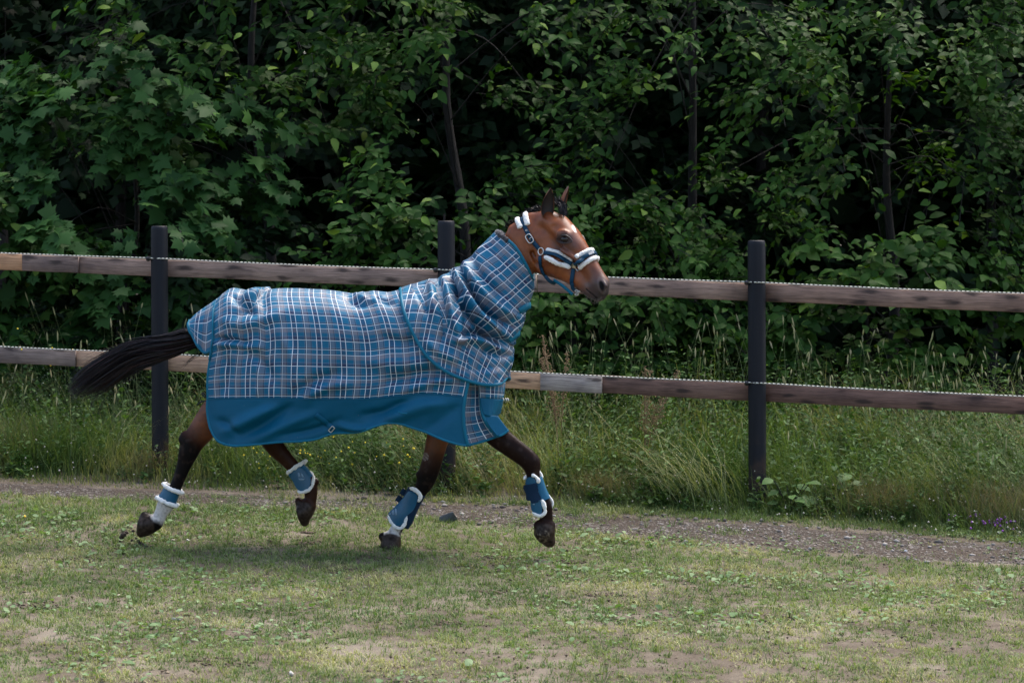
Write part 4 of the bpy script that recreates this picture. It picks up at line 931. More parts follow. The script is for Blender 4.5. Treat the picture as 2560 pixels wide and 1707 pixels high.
for (pu, pv, r) in ((350, 1318, 38), (753, 1288, 38), (975, 1368, 38), (1363, 1344, 38)):
    m = hoofmask(pu, pv, r); cc = mud[None]*(1 + .8*n2 + .7*n3)[:, None]; COLR = COLR*(1 - m[:, None]) + cc*m[:, None]
m = hoofmask(1358, 1340, 17)*np.clip(n3*2, 0, 1); COLR = mixc(COLR, (.19, .14, .08), m*.7)
brand = (np.hypot((U_ - 1063)/9., (V_ - 1141)/10.) < 1) & (np.abs(((U_ - V_)*.35) % 3.2 - 1.6) < 1.15) & (hw > .03); COLR[brand] = np.array([.16, .12, .11])
COLR = np.clip(COLR, .004, 1)
q = NM('horse_coat'); c = q.attr(); co = q.coord('Object'); mpn = q.n('ShaderNodeMapping'); q.l(co, mpn.inputs[0]); mpn.inputs['Rotation'].default_value = (0, .9, 0); mpn.inputs['Scale'].default_value = (60, 160, 240)
f1 = q.noise(mpn.outputs[0], 1.5, 3., .6); f2 = q.noise(co, 26., 4.)
c = q.mix(1., c, q.mix(f1, (.78, .78, .78), (1.24, 1.24, 1.24)), 'MULTIPLY'); c = q.mix(1., c, q.mix(f2, (.86, .86, .86), (1.14, 1.14, 1.14)), 'MULTIPLY')
q.color(c).set(rough=.38); bw = q.n('ShaderNodeRGBToBW'); q.l(q.attr(), bw.inputs[0]); q.l(q.ramp(bw.outputs[0], [(.008, .07), (.06, .38)]), q.b.inputs['Specular IOR Level']); q.normal(q.bump(f1, .16, .003, q.bump(f2, .16, .006))); MCOAT = q.m
horse = empty('horse', (HO[0], HO[1], float(gz(HO[0], HO[1])))); tag(horse, 'bay horse trotting to the right in a checked blue rug', 'horse')
body = obj('body', HV, HFc, MCOAT, horse, col=COLR)
BV = BVHTree.FromPolygons([tuple(v) for v in HV], [tuple(int(i) for i in f) for f in HFc])
def hit(u, v, bvh=None, off=0., up=None):
    """surface point seen through a pixel and its normal"""
    r = ray(u, v); r = r/np.linalg.norm(r); h = (bvh or BV).ray_cast(Vector(C0), Vector(r), 40.)
    if h[0] is None: return None
    p, nn = np.array(h[0]), np.array(h[1])
    if nn@r > 0: nn = -nn
    return p + nn*off, nn
def hitpath(px, n, off, bvh=None):
    """pixels along a spline dropped on to the surface"""
    S = spline(px, n); P = []; N = []; last = None
    for u, v in S:
        h = hit(u, v, bvh, off)
        if h is not None and last is not None and np.linalg.norm(h[0] - last) > .12: h = None
        if h is not None: P.append(h[0]); N.append(h[1]); last = h[0]
    return np.array(P), np.array(N)
def smooth1(P, it=2):
    for _ in range(it): P = np.vstack([P[:1], .25*P[:-2] + .5*P[1:-1] + .25*P[2:], P[-1:]])
    return P
def strap(P, N, half, th):
    """flat strap: half width across, half thickness along the surface normal"""
    P = smooth1(P); N = norm(smooth1(N, 4)); T = norm(np.gradient(P, axis=0)); S = norm(np.cross(T, N)); N = np.cross(S, T); n = len(P)
    sec = [(-1, -.7), (-.94, 1), (0, 1.25), (.94, 1), (1, -.7), (0, -1)]
    V = np.stack([P + S*half*a + N*th*b for a, b in sec], 1).reshape(-1, 3); return V, [grid_faces(n, 6, True), np.array([[0, 1, 2, 3, 4, 5][::-1], [(n - 1)*6 + k for k in range(6)]])]
# eyes
q = NM('eye'); q.color((.012, .007, .005)).set(rough=.10, spec=.5); MEYE = q.m
def ball(c, r, nn=16, m=20):
    th = np.linspace(0.02, pi - .02, nn)[:, None]; ph = np.linspace(0, 2*pi, m, endpoint=False)[None]; V = np.stack([sin(th)*cos(ph), sin(th)*sin(ph), cos(th) + 0*ph], -1).reshape(-1, 3)*np.asarray(r) + c; return V, grid_faces(nn, m, True)
MSKIN = plain('dark_eyelid', (.020, .014, .013), .35, .2, 60., .3, 120.)
for s in (-1, 1):
    c = LH(1411, 598, s*.088)
    if s > 0: c = hmirror(LH(1411, 598, -.088))
    V, F = ball(c, .0215); eo = obj('eye', V, F, MEYE, horse)
    dirs = [(-19, 2), (-11, -6.5), (0, -9), (11, -5), (20, 5)]; lid = [LH(1411 + a, 597 + b, -.113 + .0012*abs(a)) for a, b in dirs]
    low = [LH(1411 + a, 598 + b, -.110 + .0010*abs(a)) for a, b in [(-19, 3), (-9, 8), (2, 9.5), (12, 9), (20, 6)]]
    for pts, rr in ((lid, .0052), (low, .0042)):
        P = spline(pts, 14); P = hmirror(P) if s > 0 else P; V, F = tube(P, np.interp(np.linspace(0, 1, 14), [0, .5, 1], [.002, rr, .002]), rr, up=DL, m=8); obj('eyelid', V, F, MSKIN, eo)
# ears: curled cups
q = NM('ear_hair'); q.color(q.attr()).set(rough=.6); MEAR = q.m
def ear(base, tip, width, openw, face, seed):
    """base, tip points; width half width; face = direction the opening looks"""
    n, m = 20, 17; ax = tip - base; Le = np.linalg.norm(ax); ax = ax/Le; f = face - (face@ax)*ax; f /= np.linalg.norm(f); s = np.cross(ax, f); par = None
    for layer in (0, 1):
        V = []; Cc = []
        for i in range(n):
            t = i/(n - 1.); w = (width*(sin(pi*min((.16 + .84*t)**.80, 1.))**.8*.98) + .0010)*(1 - .06*layer); op = openw*(.45 + .55*sin(pi*min(t*.95 + .05, 1)))
            for j in range(m):
                a = (j/(m - 1.) - .5)*(2*pi - op); x = sin(a)*w; y = -cos(a)*w*.80 + .003*layer
                V.append(base + ax*Le*t + s*x + f*(y - .012*t*(1 - t)*4*0 + .012*t*t)); e = abs(j/(m - 1.) - .5)*2
                cb = np.array([.17, .05, .014])*(1 - .8*sstep(.55, 1., t)) + np.array([.010, .008, .008])*sstep(.55, 1., t)
                Cc.append(cb if layer == 0 else (np.array([.012, .008, .008]) if e < .8 else np.array([.13, .045, .016])))
        o = obj('ear' if layer == 0 else 'ear_inside', np.array(V), grid_faces(n, m), MEAR, horse if layer == 0 else par, col=np.array(Cc)); par = o
ear(LH(1366, 545, -.055), LH(1376, 469, -.065), .040, 3.3, np.array([.25, -1., .1]), 1)
ear(LH(1408, 532, .045), LH(1415, 465, .06), .034, 3.0, np.array([.9, -.25, .1]), 2)
# hair: ribbons
MHAIR = NM('black_hair'); MHAIR.color(MHAIR.attr()).set(rough=.42, spec=.28); MHAIR = MHAIR.m
def ribbons(paths, width, cols, seed=0):
    """paths (k, n, 3)"""
    r = np.random.default_rng(seed); k, n = paths.shape[:2]; T = np.gradient(paths, axis=1); T = norm(T); sd = norm(np.cross(T, norm(r.normal(0, 1, (k, 1, 3)))))
    w = (width[:, None]*np.interp(np.linspace(0, 1, n), [0, .1, .7, 1], [.7, 1, .8, .12])[None])[..., None]*.5
    V = np.stack([paths - sd*w, paths + sd*w], 2).reshape(-1, 3); i = (np.arange(k)*n*2)[:, None]; j = (np.arange(n - 1)*2)[None]; b = i + j
    F = np.stack([b, b + 1, b + 3, b + 2], -1).reshape(-1, 4); return V, F, np.repeat(cols, n*2, 0)
def tail_paths(k, r, spread=1.):
    cp = np.array([(500, 842, 26), (470, 846, 31), (430, 862, 33), (380, 876, 38), (322, 896, 42), (262, 928, 43), (208, 956, 37), (170, 982, 24)], float)
    n = 22; S = spline(cp, n); out = np.zeros((k, n, 3)); t = np.linspace(0, 1, n)
    for i in range(k):
        a = r.uniform(0, 2*pi); rad = r.random()**.5*spread; e = r.uniform(.62, 1.02) if r.random() < .8 else r.uniform(.3, .7); st = r.uniform(0, .35) if r.random() < .35 else 0.
        tt = st + (e - st)*t; c = np.stack([np.interp(tt, t, S[:, q]) for q in range(3)], 1); o2 = a + .9*sin(tt*3 + r.uniform(-.4, .4)); wob = r.normal(0, .06)
        rr = rad*np.interp(tt, [0, .08, .3, 1], [.75, .95, 1, 1])
        du = cos(o2)*rr; dv = sin(o2)*rr + wob*sin(tt*9 + a)
        fl = r.normal(0, 1)*.36*np.clip(tt - .35, 0, 1)**1.5*(1 if r.random() < .8 else 2.8)
        uu = c[:, 0] + (c[:, 2]*(dv*.55)*.35); vv = c[:, 1] + c[:, 2]*(dv*.92 + fl) + 0*tt
        ww = .03 - .08*tt + du*.075*np.interp(tt, [0, .3, 1], [.7, 1, .9])
        for j in range(n): out[i, j] = L(uu[j], vv[j], ww[j])
    return out
r = np.random.default_rng(77); TPs = tail_paths(2600, r)
tc = np.tile(np.array([.0046, .0038, .0048]), (len(TPs), 1))*r.uniform(.4, 2.3, (len(TPs), 1)); rd = r.random(len(TPs)) < .16; tc[rd] = np.array([.034, .016, .015])*r.uniform(.6, 1.3, (rd.sum(), 1))
V, F, Cc = ribbons(TPs, r.uniform(.0018, .0042, len(TPs)), tc, 5); obj('tail', V, F, MHAIR, horse, col=Cc)
stray = []
for px, ws in (([(500, 868), (488, 885), (470, 905), (452, 922)], .02), ([(508, 876), (490, 890), (478, 898), (462, 914)], .0), ([(350, 925), (300, 955), (262, 978), (236, 1000), (226, 1030), (228, 1050)], -.03), ([(380, 905), (330, 945), (290, 975), (262, 1000), (250, 1030), (247, 1052)], -.02), ([(512, 880), (488, 893), (470, 900), (448, 907)], .01), ([(250, 985), (232, 1002), (228, 1022)], .0)):
    for q_ in range(7):
        P = spline([(u + r.normal(0, 2.5), v + r.normal(0, 2.5)) for u, v in px], 22); stray.append(np.array([L(u, v, ws + .01*r.normal()) for u, v in P]))
stray = np.array(stray); V, F, Cc = ribbons(stray, np.full(len(stray), .0016), np.tile(np.array([.014, .011, .012]), (len(stray), 1)), 6); tag(obj('tail_wisps', V, F, MHAIR, horse, col=Cc), None, None, None, 'stuff')
def tuft(name, roots, tips, k, seed, jitter, width=.003, fn=LH, bow=(0, 0, .01)):
    r = np.random.default_rng(seed); out = []
    for i in range(k):
        f = r.random(); a = np.array([np.interp(f, np.linspace(0, 1, len(roots)), [p[q] for p in roots]) for q in range(3)]); b = np.array([np.interp(f, np.linspace(0, 1, len(tips)), [p[q] for p in tips]) for q in range(3)])
        A = fn(*a) + r.normal(0, jitter*.4, 3); B = fn(*b) + r.normal(0, jitter, 3); M = (A + B)/2 + np.array(bow) + r.normal(0, jitter*.5, 3); out.append(spline([A, M, B], 9))
    out = np.array(out); V, F, Cc = ribbons(out, r.uniform(.6, 1.3, k)*width, np.tile(np.array([.006, .005, .0055]), (k, 1))*r.uniform(.5, 2., (k, 1)), seed); obj(name, V, F, MHAIR, horse, col=Cc)
tuft('forelock', [(1384, 506, -.02), (1396, 500, .0), (1404, 508, .02)], [(1399, 534, -.04), (1412, 540, -.03), (1414, 528, .01)], 240, 11, .008, .0036, bow=(.012, -.005, .012))
tuft('forelock', [(1384, 520, -.03), (1398, 516, 0), (1408, 524, .02)], [(1384, 497, -.02), (1395, 488, 0), (1402, 500, .02)], 90, 12, .010, .0022, bow=(0, 0, .002))
tuft('mane', [(1268, 572, .0), (1292, 556, .0), (1322, 534, 0), (1356, 522, 0)], [(1262, 564, -.015), (1287, 548, -.01), (1315, 527, 0), (1348, 513, 0)], 480, 13, .008, .0032, bow=(-.004, 0, .004))
# chin whiskers
r = np.random.default_rng(5); wk = []
for i in range(46):
    f = r.random(); a = (np.interp(f, [0, .5, 1], [1466, 1486, 1506]), np.interp(f, [0, .5, 1], [740, 752, 744])); P = hit(a[0], a[1] - 4); 
    if P is None: continue
    wk.append(spline([P[0], P[0] + np.array([r.normal(0, .008), -.004, -.018]), P[0] + np.array([r.normal(-.006, .016), -.005, -r.uniform(.025, .045)])], 9))
wk = np.array(wk); V, F, Cc = ribbons(wk, np.full(len(wk), .0013), np.tile(np.array([.10, .08, .06]), (len(wk), 1)), 3); obj('whiskers', V, F, MHAIR, horse, col=Cc)

# ================================================================== RUG, NECK COVER
TEAL = (.000, .108, .205); TEALB = (.004, .135, .235); NAVY = (.020, .034, .085); GREY = (.155, .16, .19); DARK = (.010, .014, .030); LIGHT = (.18, .23, .31)
def plaid_mat(name):
    q = NM(name); sp = q.n('ShaderNodeSeparateXYZ'); q.l(q.coord('UV'), sp.inputs[0])
    fu = q.math('FRACT', q.math('DIVIDE', sp.outputs[0], .146)); fv = q.math('FRACT', q.math('DIVIDE', sp.outputs[1], .154))
    cu = q.ramp(fu, [(0., NAVY), (.2, TEAL), (.495, LIGHT), (.515, DARK), (.555, GREY), (.765, DARK), (.795, LIGHT), (.812, TEAL)], 'CONSTANT')
    cv = q.ramp(fv, [(0., TEAL), (.285, LIGHT), (.30, DARK), (.345, TEAL), (.55, GREY), (.725, TEAL), (.865, LIGHT), (.885, NAVY)], 'CONSTANT')
    wu = q.ramp(fu, [(0., .95), (.020, 0.), (.207, .95), (.227, 0.), (.560, .8), (.579, 0.)], 'CONSTANT'); wv = q.ramp(fv, [(0., .75), (.020, 0.), (.350, .7), (.369, 0.), (.546, .7), (.565, 0.)], 'CONSTANT')
    tw = q.math('FRACT', q.math('MULTIPLY', q.math('ADD', sp.outputs[0], sp.outputs[1]), 170.)); c = q.mix(.5, cu, cv); w = q.math('MAXIMUM', wu, wv); c = q.mix(q.math('MULTIPLY', w, .92), c, (.74, .78, .80))
    n = q.noise(q.coord('Object'), 5., 3.); c = q.mix(1., c, q.mix(n, (.88, .88, .88), (1.1, 1.1, 1.1)), 'MULTIPLY')
    q.color(c).set(rough=.48, spec=.28)
    q.normal(q.bump(q.math('ABSOLUTE', q.math('SUBTRACT', tw, .5)), .12, .001, q.bump(q.noise(q.coord('Object'), 22., 3.), .10, .02))); return q.m
MPLAID = plaid_mat('checked_cloth')
def cloth(name, c, rough=.5):
    q = NM(name); co = q.coord('Object'); n = q.noise(co, 6., 4.); n2 = q.noise(co, 320., 2.); sp = q.noise(co, 55., 2., .4)
    cc = q.mix(n, tuple(x*.85 for x in c), tuple(x*1.15 for x in c)); cc = q.mix(q.ramp(sp, [(.78, 0.), (.80, .6)]), cc, (.25, .22, .19))
    q.color(cc).set(rough=rough, spec=.2); q.normal(q.bump(n2, .12, .001, q.bump(q.noise(co, 18., 3.), .15, .02))); return q.m
MTEAL = cloth('teal_cloth', (.000, .082, .155)); MBIND = cloth('teal_binding', (.003, .120, .195), .45); MWEB = cloth('dark_webbing', (.002, .036, .074), .5); MLINE = plain('black_lining', (.02, .02, .024), .9)
MCHROME = plain('steel_fitting', (.62, .60, .56), .28, .1, metal=1.)
def fleece_mat(name, c):
    q = NM(name); co = q.coord('Object'); vo = q.n('ShaderNodeTexVoronoi'); q.l(co, vo.inputs['Vector']); vo.inputs['Scale'].default_value = 190.
    n = q.noise(co, 60., 4.); q.color(q.mix(n, tuple(x*.80 for x in c), c)).set(rough=.95, spec=.1, sheen=.4); q.normal(q.bump(vo.outputs['Distance'], .5, .006, q.bump(n, .4, .01))); return q.m
MFLEECE = fleece_mat('white_fleece', (.90, .88, .82)); MBFLEECE = fleece_mat('black_fleece', (.03, .028, .033))
def coons(top, bot, left, right, n, m):
    """top/bot run left->right, left/right run top->bottom; returns (m, n, 2)"""
    T, B, Lf, R = spline(top, n), spline(bot, n), spline(left, m), spline(right, m); s = np.linspace(0, 1, n)[None, :, None]; t = np.linspace(0, 1, m)[:, None, None]
    return (1 - t)*T[None] + t*B[None] + (1 - s)*Lf[:, None] + s*R[:, None] - ((1 - t)*(1 - s)*T[0] + (1 - t)*s*T[-1] + t*(1 - s)*B[0] + t*s*B[-1])
def lift(UV, Wn, fn=L):
    m, n = UV.shape[:2]; P = np.zeros((m, n, 3))
    for i in range(m):
        for j in range(n): P[i, j] = fn(UV[i, j, 0], UV[i, j, 1], -Wn[i, j])
    return P
def gridn(P):
    a = np.gradient(P, axis=0); b = np.gradient(P, axis=1); return norm(np.cross(b, a))
def arc_uv(P):
    m, n = P.shape[:2]; du = np.r_[0, np.cumsum(np.linalg.norm(np.diff(P[m//2], axis=0), axis=1))]; dv = np.r_[0, np.cumsum(np.linalg.norm(np.diff(P[:, n//2], axis=0), axis=1))]
    return np.stack([np.repeat(du[None], m, 0), np.repeat(dv[:, None], n, 1)], -1)
def both(P, uvm, name, mat, parent, th=.006, dorsal=True, far=True):
    """near panel and its mirrored far half as one mesh (joined along the back when dorsal)"""
    m, n = P.shape[:2]; Q = mirror(P.reshape(-1, 3)).reshape(m, n, 3); uq = uvm.copy(); uq[..., 1] = -uvm[..., 1]
    if dorsal and far: A = np.concatenate([Q[::-1], P[1:]], 0); U = np.concatenate([uq[::-1], uvm[1:]], 0); o = obj(name, A.reshape(-1, 3), grid_faces(len(A), n), mat, parent, uv=U.reshape(-1, 2))
    elif far: o = obj(name, Q.reshape(-1, 3), grid_faces(m, n)[:, ::-1], mat, parent, uv=uq.reshape(-1, 2)); md = o.modifiers.new('thick', 'SOLIDIFY'); md.thickness = th; md.offset = 0; o = obj(name, P.reshape(-1, 3), grid_faces(m, n), mat, parent, uv=uvm.reshape(-1, 2))
    else: o = obj(name, P.reshape(-1, 3), grid_faces(m, n), mat, parent, uv=uvm.reshape(-1, 2))
    md = o.modifiers.new('thick', 'SOLIDIFY'); md.thickness = th; md.offset = 0; return o
def edging(P, name, parent, half=.010, th=.005, up=None, mat=None, far=True):
    """binding along an edge curve P, and the same on the far side"""
    N = up if up is not None else np.broadcast_to(-HL, P.shape); V, F = strap(P, N, half, th); obj(name, V, F, mat or MBIND, parent)
    if far: V, F = strap(mirror(P), -N + 2*(N - (N@HL)[:, None]*HL), half, th); obj(name, V, F, mat or MBIND, parent)
ZB = float(gz(HO[0], HO[1]))
rug = empty('horse_rug', L(880, 990, 0)); tag(rug, 'blue checked horse rug with a plain teal lower skirt over the horse back', 'horse rug')
dors = [(546, 746), (560, 733), (577, 722), (595, 722), (609, 727), (625, 722), (640, 719), (651, 725), (662, 731), (675, 725), (690, 722), (735, 721), (777, 723), (819, 726), (861, 733), (889, 736), (917, 731), (937, 728), (965, 732), (999, 726), (1060, 714), (1105, 712)]
rear_up = [(546, 746), (537, 765), (534, 820), (531, 870), (524, 910), (519, 955), (519, 996)]; seam = [(519, 996), (600, 995), (692, 994), (805, 997), (917, 996), (1001, 988), (1066, 983), (1163, 992)]; front_up = [(1105, 712), (1145, 790), (1166, 870), (1172, 940), (1163, 992)]
rear_lo = [(519, 996), (518, 1027), (526, 1069), (544, 1100), (566, 1111)]; hem = [(566, 1111), (597, 1114), (692, 1105), (749, 1103), (791, 1097), (833, 1083), (889, 1079), (945, 1061), (987, 1055), (1029, 1068), (1066, 1081), (1109, 1099), (1149, 1111), (1170, 1113)]; front_lo = [(1163, 992), (1159, 1030), (1162, 1078), (1170, 1113)]
def side_w(UV, topv):
    """half width of the rug at pixel places"""
    u = UV[..., 0]; q = (UV[..., 1] - topv)/118.
    Wd = np.interp(u, [515, 545, 600, 700, 850, 1000, 1100, 1180], [.235, .265, .305, .325, .335, .325, .305, .285])
    f = np.where(q < 1, np.sqrt(np.clip(1 - (1 - np.clip(q, 0, 1))**2, 0, 1))**.9, 1.); low = np.clip((UV[..., 1] - 960)/150., 0, 1)
    return Wd*f - .035*low**1.3 - .075*low**1.2*np.exp(-((u - 860)/130.)**2) + .022*low*np.exp(-((u - 1110)/55.)**2) + .015*low*np.exp(-((u - 580)/60.)**2)
def folds(P, spec):
    """sum of soft ridges on the cloth; each: centre line pixels, width px, height m"""
    uv = proj(P.reshape(-1, 3)); d = np.zeros(len(uv))
    for px, wd_, h in spec:
        S = spline(px, 26); D = np.full(len(uv), 1e9); tt = np.zeros(len(uv))
        for i in range(len(S) - 1):
            a, b = S[i], S[i + 1]; ab = b - a; t = np.clip(((uv - a)@ab)/(ab@ab), 0, 1); dist = np.linalg.norm(uv - (a + ab*t[:, None]), axis=1); k = dist < D; D[k] = dist[k]; tt[k] = (i + t[k])/(len(S) - 1)
        d += 2.3*h*np.exp(-(D/wd_)**2)*np.clip(4*tt*(1 - tt) + .25, 0, 1)
    return d.reshape(P.shape[:2])
up_px = coons(dors, seam, rear_up, front_up, 190, 74); topv = np.repeat(spline(dors, 190)[None, :, 1], 74, 0); Wu = side_w(up_px, topv); Wu[0] = 0.
UPP = lift(up_px, Wu); NU = gridn(UPP); NU = np.where((NU@HL)[..., None] > 0, -NU, NU)
Q3 = UPP.reshape(-1, 3)
fl = folds(UPP, [([(540, 845), (590, 852), (640, 862)], 7, -.022), ([(540, 862), (600, 858), (660, 868)], 9, .016), ([(550, 800), (600, 812), (660, 800), (720, 780)], 14, .012), ([(600, 770), (620, 745), (650, 728)], 8, .016), ([(575, 735), (600, 755), (640, 790)], 10, -.014), ([(655, 735), (625, 765), (600, 790)], 7, -.010),
    ([(610, 880), (650, 900), (690, 960)], 14, -.010), ([(700, 830), (730, 900), (735, 990)], 13, .010), ([(735, 985), (780, 955), (850, 930)], 14, -.016), ([(760, 995), (820, 965), (880, 960)], 12, .012), ([(560, 880), (570, 930), (555, 990)], 10, -.009), ([(640, 900), (650, 950), (640, 995)], 9, .008),
    ([(860, 745), (900, 760), (940, 748)], 7, -.012), ([(880, 738), (925, 752), (960, 745)], 6, .012), ([(940, 735), (950, 750), (985, 760)], 6, -.011), ([(950, 840), (1000, 855), (1060, 850)], 14, -.011), ([(900, 900), (980, 910), (1080, 905)], 18, .010), ([(960, 960), (1040, 935), (1120, 925)], 14, -.016), ([(1000, 980), (1080, 955), (1150, 945)], 10, .011)])
fl = fl + .008*fbm(Q3*np.array([3.2, 3.2, 4.5]), 501, 3).reshape(fl.shape) + .003*fbm(Q3*np.array([12, 12, 7.]), 503, 2).reshape(fl.shape); fl[0] *= .4
UPP = UPP + NU*fl[..., None]
uvu = arc_uv(UPP) + np.array([.03, .10]); both(UPP, uvu, 'checked_panel', MPLAID, rug)
lo_px = coons(seam, hem, rear_lo, front_lo, 190, 34); LOP = lift(lo_px, side_w(lo_px, np.repeat(spline(dors, 190)[None, :, 1], 34, 0)) + .003); NLo = gridn(LOP); NLo = np.where((NLo@HL)[..., None] > 0, -NLo, NLo)
f2 = folds(LOP, [([(560, 1080), (620, 1050), (700, 1010)], 13, .016), ([(590, 1095), (660, 1060), (735, 1005)], 13, -.013), ([(640, 1100), (720, 1060), (800, 1030)], 11, .010), ([(900, 1040), (960, 1030), (1020, 1000)], 12, -.014), ([(960, 1050), (1040, 1020), (1120, 1000)], 18, .016), ([(1060, 1078), (1100, 1050), (1150, 1010)], 14, -.008), ([(700, 1090), (780, 1075), (850, 1050)], 9, -.010), ([(840, 1060), (900, 1070), (960, 1058)], 8, .012), ([(540, 1050), (570, 1060), (600, 1090)], 9, -.009)])
blend = sstep(0, .25, np.linspace(0, 1, 34))[:, None]; Q3 = LOP.reshape(-1, 3); f2 = f2*blend + .007*fbm(Q3*np.array([3.2, 3.2, 4.5]), 501, 3).reshape(f2.shape) + fl[-1][None]*(1 - blend)*.8
LOP = LOP + NLo*f2[..., None]; LOP[0] = UPP[-1] + NU[-1]*.002
both(LOP, arc_uv(LOP), 'teal_skirt', MTEAL, rug, dorsal=False)
edging(np.vstack([UPP[4:, 0], LOP[1:, 0]]), 'binding', rug, .008, .005); edging(LOP[-1], 'binding', rug, .007, .005); edging(np.vstack([UPP[proj(UPP[:, -1])[:, 1] > 938, -1], LOP[1:, -1]]) - HL*.004, 'binding', rug, .010, .004)
V, F = strap(UPP[-1] - HL*.006 + np.array([0, 0, -.002]), np.broadcast_to(-HL, UPP[-1].shape), .0035, .002); obj('seam_tape', V, F, MTEAL, rug)
# shoulder gusset and chest flaps
gp = coons([(1166, 935), (1182, 938), (1200, 940)], [(1171, 1113), (1205, 1104), (1243, 1091)], [(1166, 935), (1163, 992), (1159, 1030), (1162, 1078), (1171, 1113)], [(1200, 940), (1202, 1000), (1208, 1036), (1222, 1064), (1243, 1091)], 16, 30)
gw = np.repeat(np.interp(np.linspace(0, 1, 16), [0, .12, .88, 1], [.262, .222, .185, .208])[None], 30, 0) - .02*np.linspace(0, 1, 30)[:, None]; GP = lift(gp, gw); d = .010*sin(np.linspace(0, 1, 30)*9 + 2)[:, None]*np.linspace(.3, 1, 16)[None]; GP = GP - HL*d[..., None]
both(GP, arc_uv(GP) + np.array([.05, .02]), 'shoulder_gusset', MPLAID, rug, dorsal=False)
cw = np.array([.218, .215, .208, .185, .115, .0]); cs = np.linspace(0, 1, 6)
cp_ = coons([(1196, 938), (1230, 940), (1263, 942)], [(1200, 994), (1228, 996), (1257, 998)], [(1196, 938), (1198, 965), (1200, 994)], [(1263, 942), (1262, 965), (1257, 998)], 18, 10); CP = lift(cp_, np.repeat(np.interp(np.linspace(0, 1, 18), cs, cw)[None], 10, 0)); both(CP, arc_uv(CP) + np.array([.08, .05]), 'chest_panel', MPLAID, rug, dorsal=False)
fp = coons([(1200, 994), (1228, 996), (1257, 998)], [(1209, 1036), (1226, 1041), (1243, 1040)], [(1200, 994), (1202, 1012), (1209, 1036)], [(1257, 998), (1251, 1020), (1243, 1040)], 18, 14); FP = lift(fp, np.repeat(np.interp(np.linspace(0, 1, 18), cs, cw)[None], 14, 0)); FP = FP - HL*(.006*fbm(FP.reshape(-1, 3)*9, 511, 2).reshape(14, 18))[..., None]; both(FP, arc_uv(FP), 'chest_flap', MTEAL, rug, dorsal=False)
fq = coons([(1206, 1034), (1226, 1038), (1245, 1040)], [(1243, 1091), (1258, 1085), (1271, 1075)], [(1206, 1034), (1222, 1064), (1243, 1091)], [(1245, 1040), (1256, 1055), (1271, 1075)], 14, 14); FQ = lift(fq, np.repeat(np.array([.212 - .0022*i for i in range(14)])[None], 14, 0) + .012*np.linspace(0, 1, 14)[:, None]); both(FQ, arc_uv(FQ), 'flap_wing', MTEAL, rug, dorsal=False, far=False)
edging(GP[:, -1] - HL*.010, 'binding', rug, .009, .004); edging(np.vstack([GP[-1], FQ[-1, 1:]]), 'binding', rug, .007, .005, far=False); edging(mirror(GP[-1]), 'binding', rug, .007, .005, far=False)
c = L(1262, 1000, -.03); mb = MB()
for dx in (-.012, .004, .016): V, F = tube(spline([c + np.array([dx, -.01, -.012]), c + np.array([dx + .006, -.014, 0]), c + np.array([dx, -.01, .012])], 8), .004, .003, up=HL, m=8); mb.add(V, F)
mb.build('chest_buckle', MCHROME, rug)
# tail flap
tp_ = coons([(546, 745), (528, 758), (510, 770), (490, 785), (473, 802)], [(534, 873), (518, 881), (508, 880), (495, 864), (474, 826)], [(546, 745), (538, 790), (534, 873)], [(473, 802), (471, 812), (474, 826)], 34, 30); q_ = np.linspace(0, 1, 30)[:, None]; tw_ = .125*np.sqrt(1 - (1 - q_)**2)*np.linspace(1.35, .62, 34)[None]; TF = lift(tp_, tw_); TF = TF - HL*(.010*sin(np.linspace(0, 1, 34)*14)[None]*q_**.5*.6 + .004*fbm(TF.reshape(-1, 3)*12, 521, 2).reshape(30, 34))[..., None]
both(TF, arc_uv(TF)*np.array([1, .9]) + np.array([.02, .03]), 'tail_flap', MPLAID, rug); edging(np.vstack([TF[-1], TF[::-1, -1]]), 'binding', rug, .009, .005)
edging(np.vstack([UPP[8:46, 0]]) - HL*.012 - HF*.004, 'flap_seam', rug, .005, .004)
BR = BVHTree.FromPolygons([tuple(v) for v in LOP.reshape(-1, 3)], [tuple(int(i) for i in f) for f in grid_faces(34, 190)])
def on_rug(px, n, off):
    P, N = hitpath(px, n, off, BR); return P, N
P, N = on_rug([(789, 1036), (803, 1046), (818, 1058), (832, 1072)], 14, .006)
if len(P) > 4: V, F = strap(P, N, .018, .002); obj('surcingle_strap', V, F, MTEAL, rug)
h = hit(831, 1072, BR, .014)
if h is not None:
    c, nn = h; e1 = norm(np.array([.75, 0, -.65])); e2 = norm(np.cross(nn, e1)); ring = np.array([c + e1*a*.010 + e2*b*.019 for a, b in ((-1, -1), (1, -1), (1, 1), (-1, 1))]); ring = np.vstack([np.linspace(ring[i], ring[(i + 1) % 4], 6, endpoint=False) for i in range(4)]); V, F = tube(ring, .0026, .0026, up=nn, m=8, closed=True); obj('strap_buckle', V, F, MCHROME, rug)
P, N = on_rug([(996, 1030), (1008, 1033), (1018, 1033)], 8, .004)
if len(P) > 3: V, F = strap(P, N, .004, .002); obj('stitched_tab', V, F, MBIND, rug)
# leg strap cord at the back edge
for px in ([(519, 995), (508, 982), (505, 985), (511, 991), (519, 992)], [(519, 1001), (507, 1003), (498, 1007), (493, 1012)]):
    P = np.array([L(u, v, -.20) for u, v in spline(px, 24)]); V, F = tube(P, .004, .004, up=HL, m=8); obj('tie_cord', V, F, MLINE, rug)

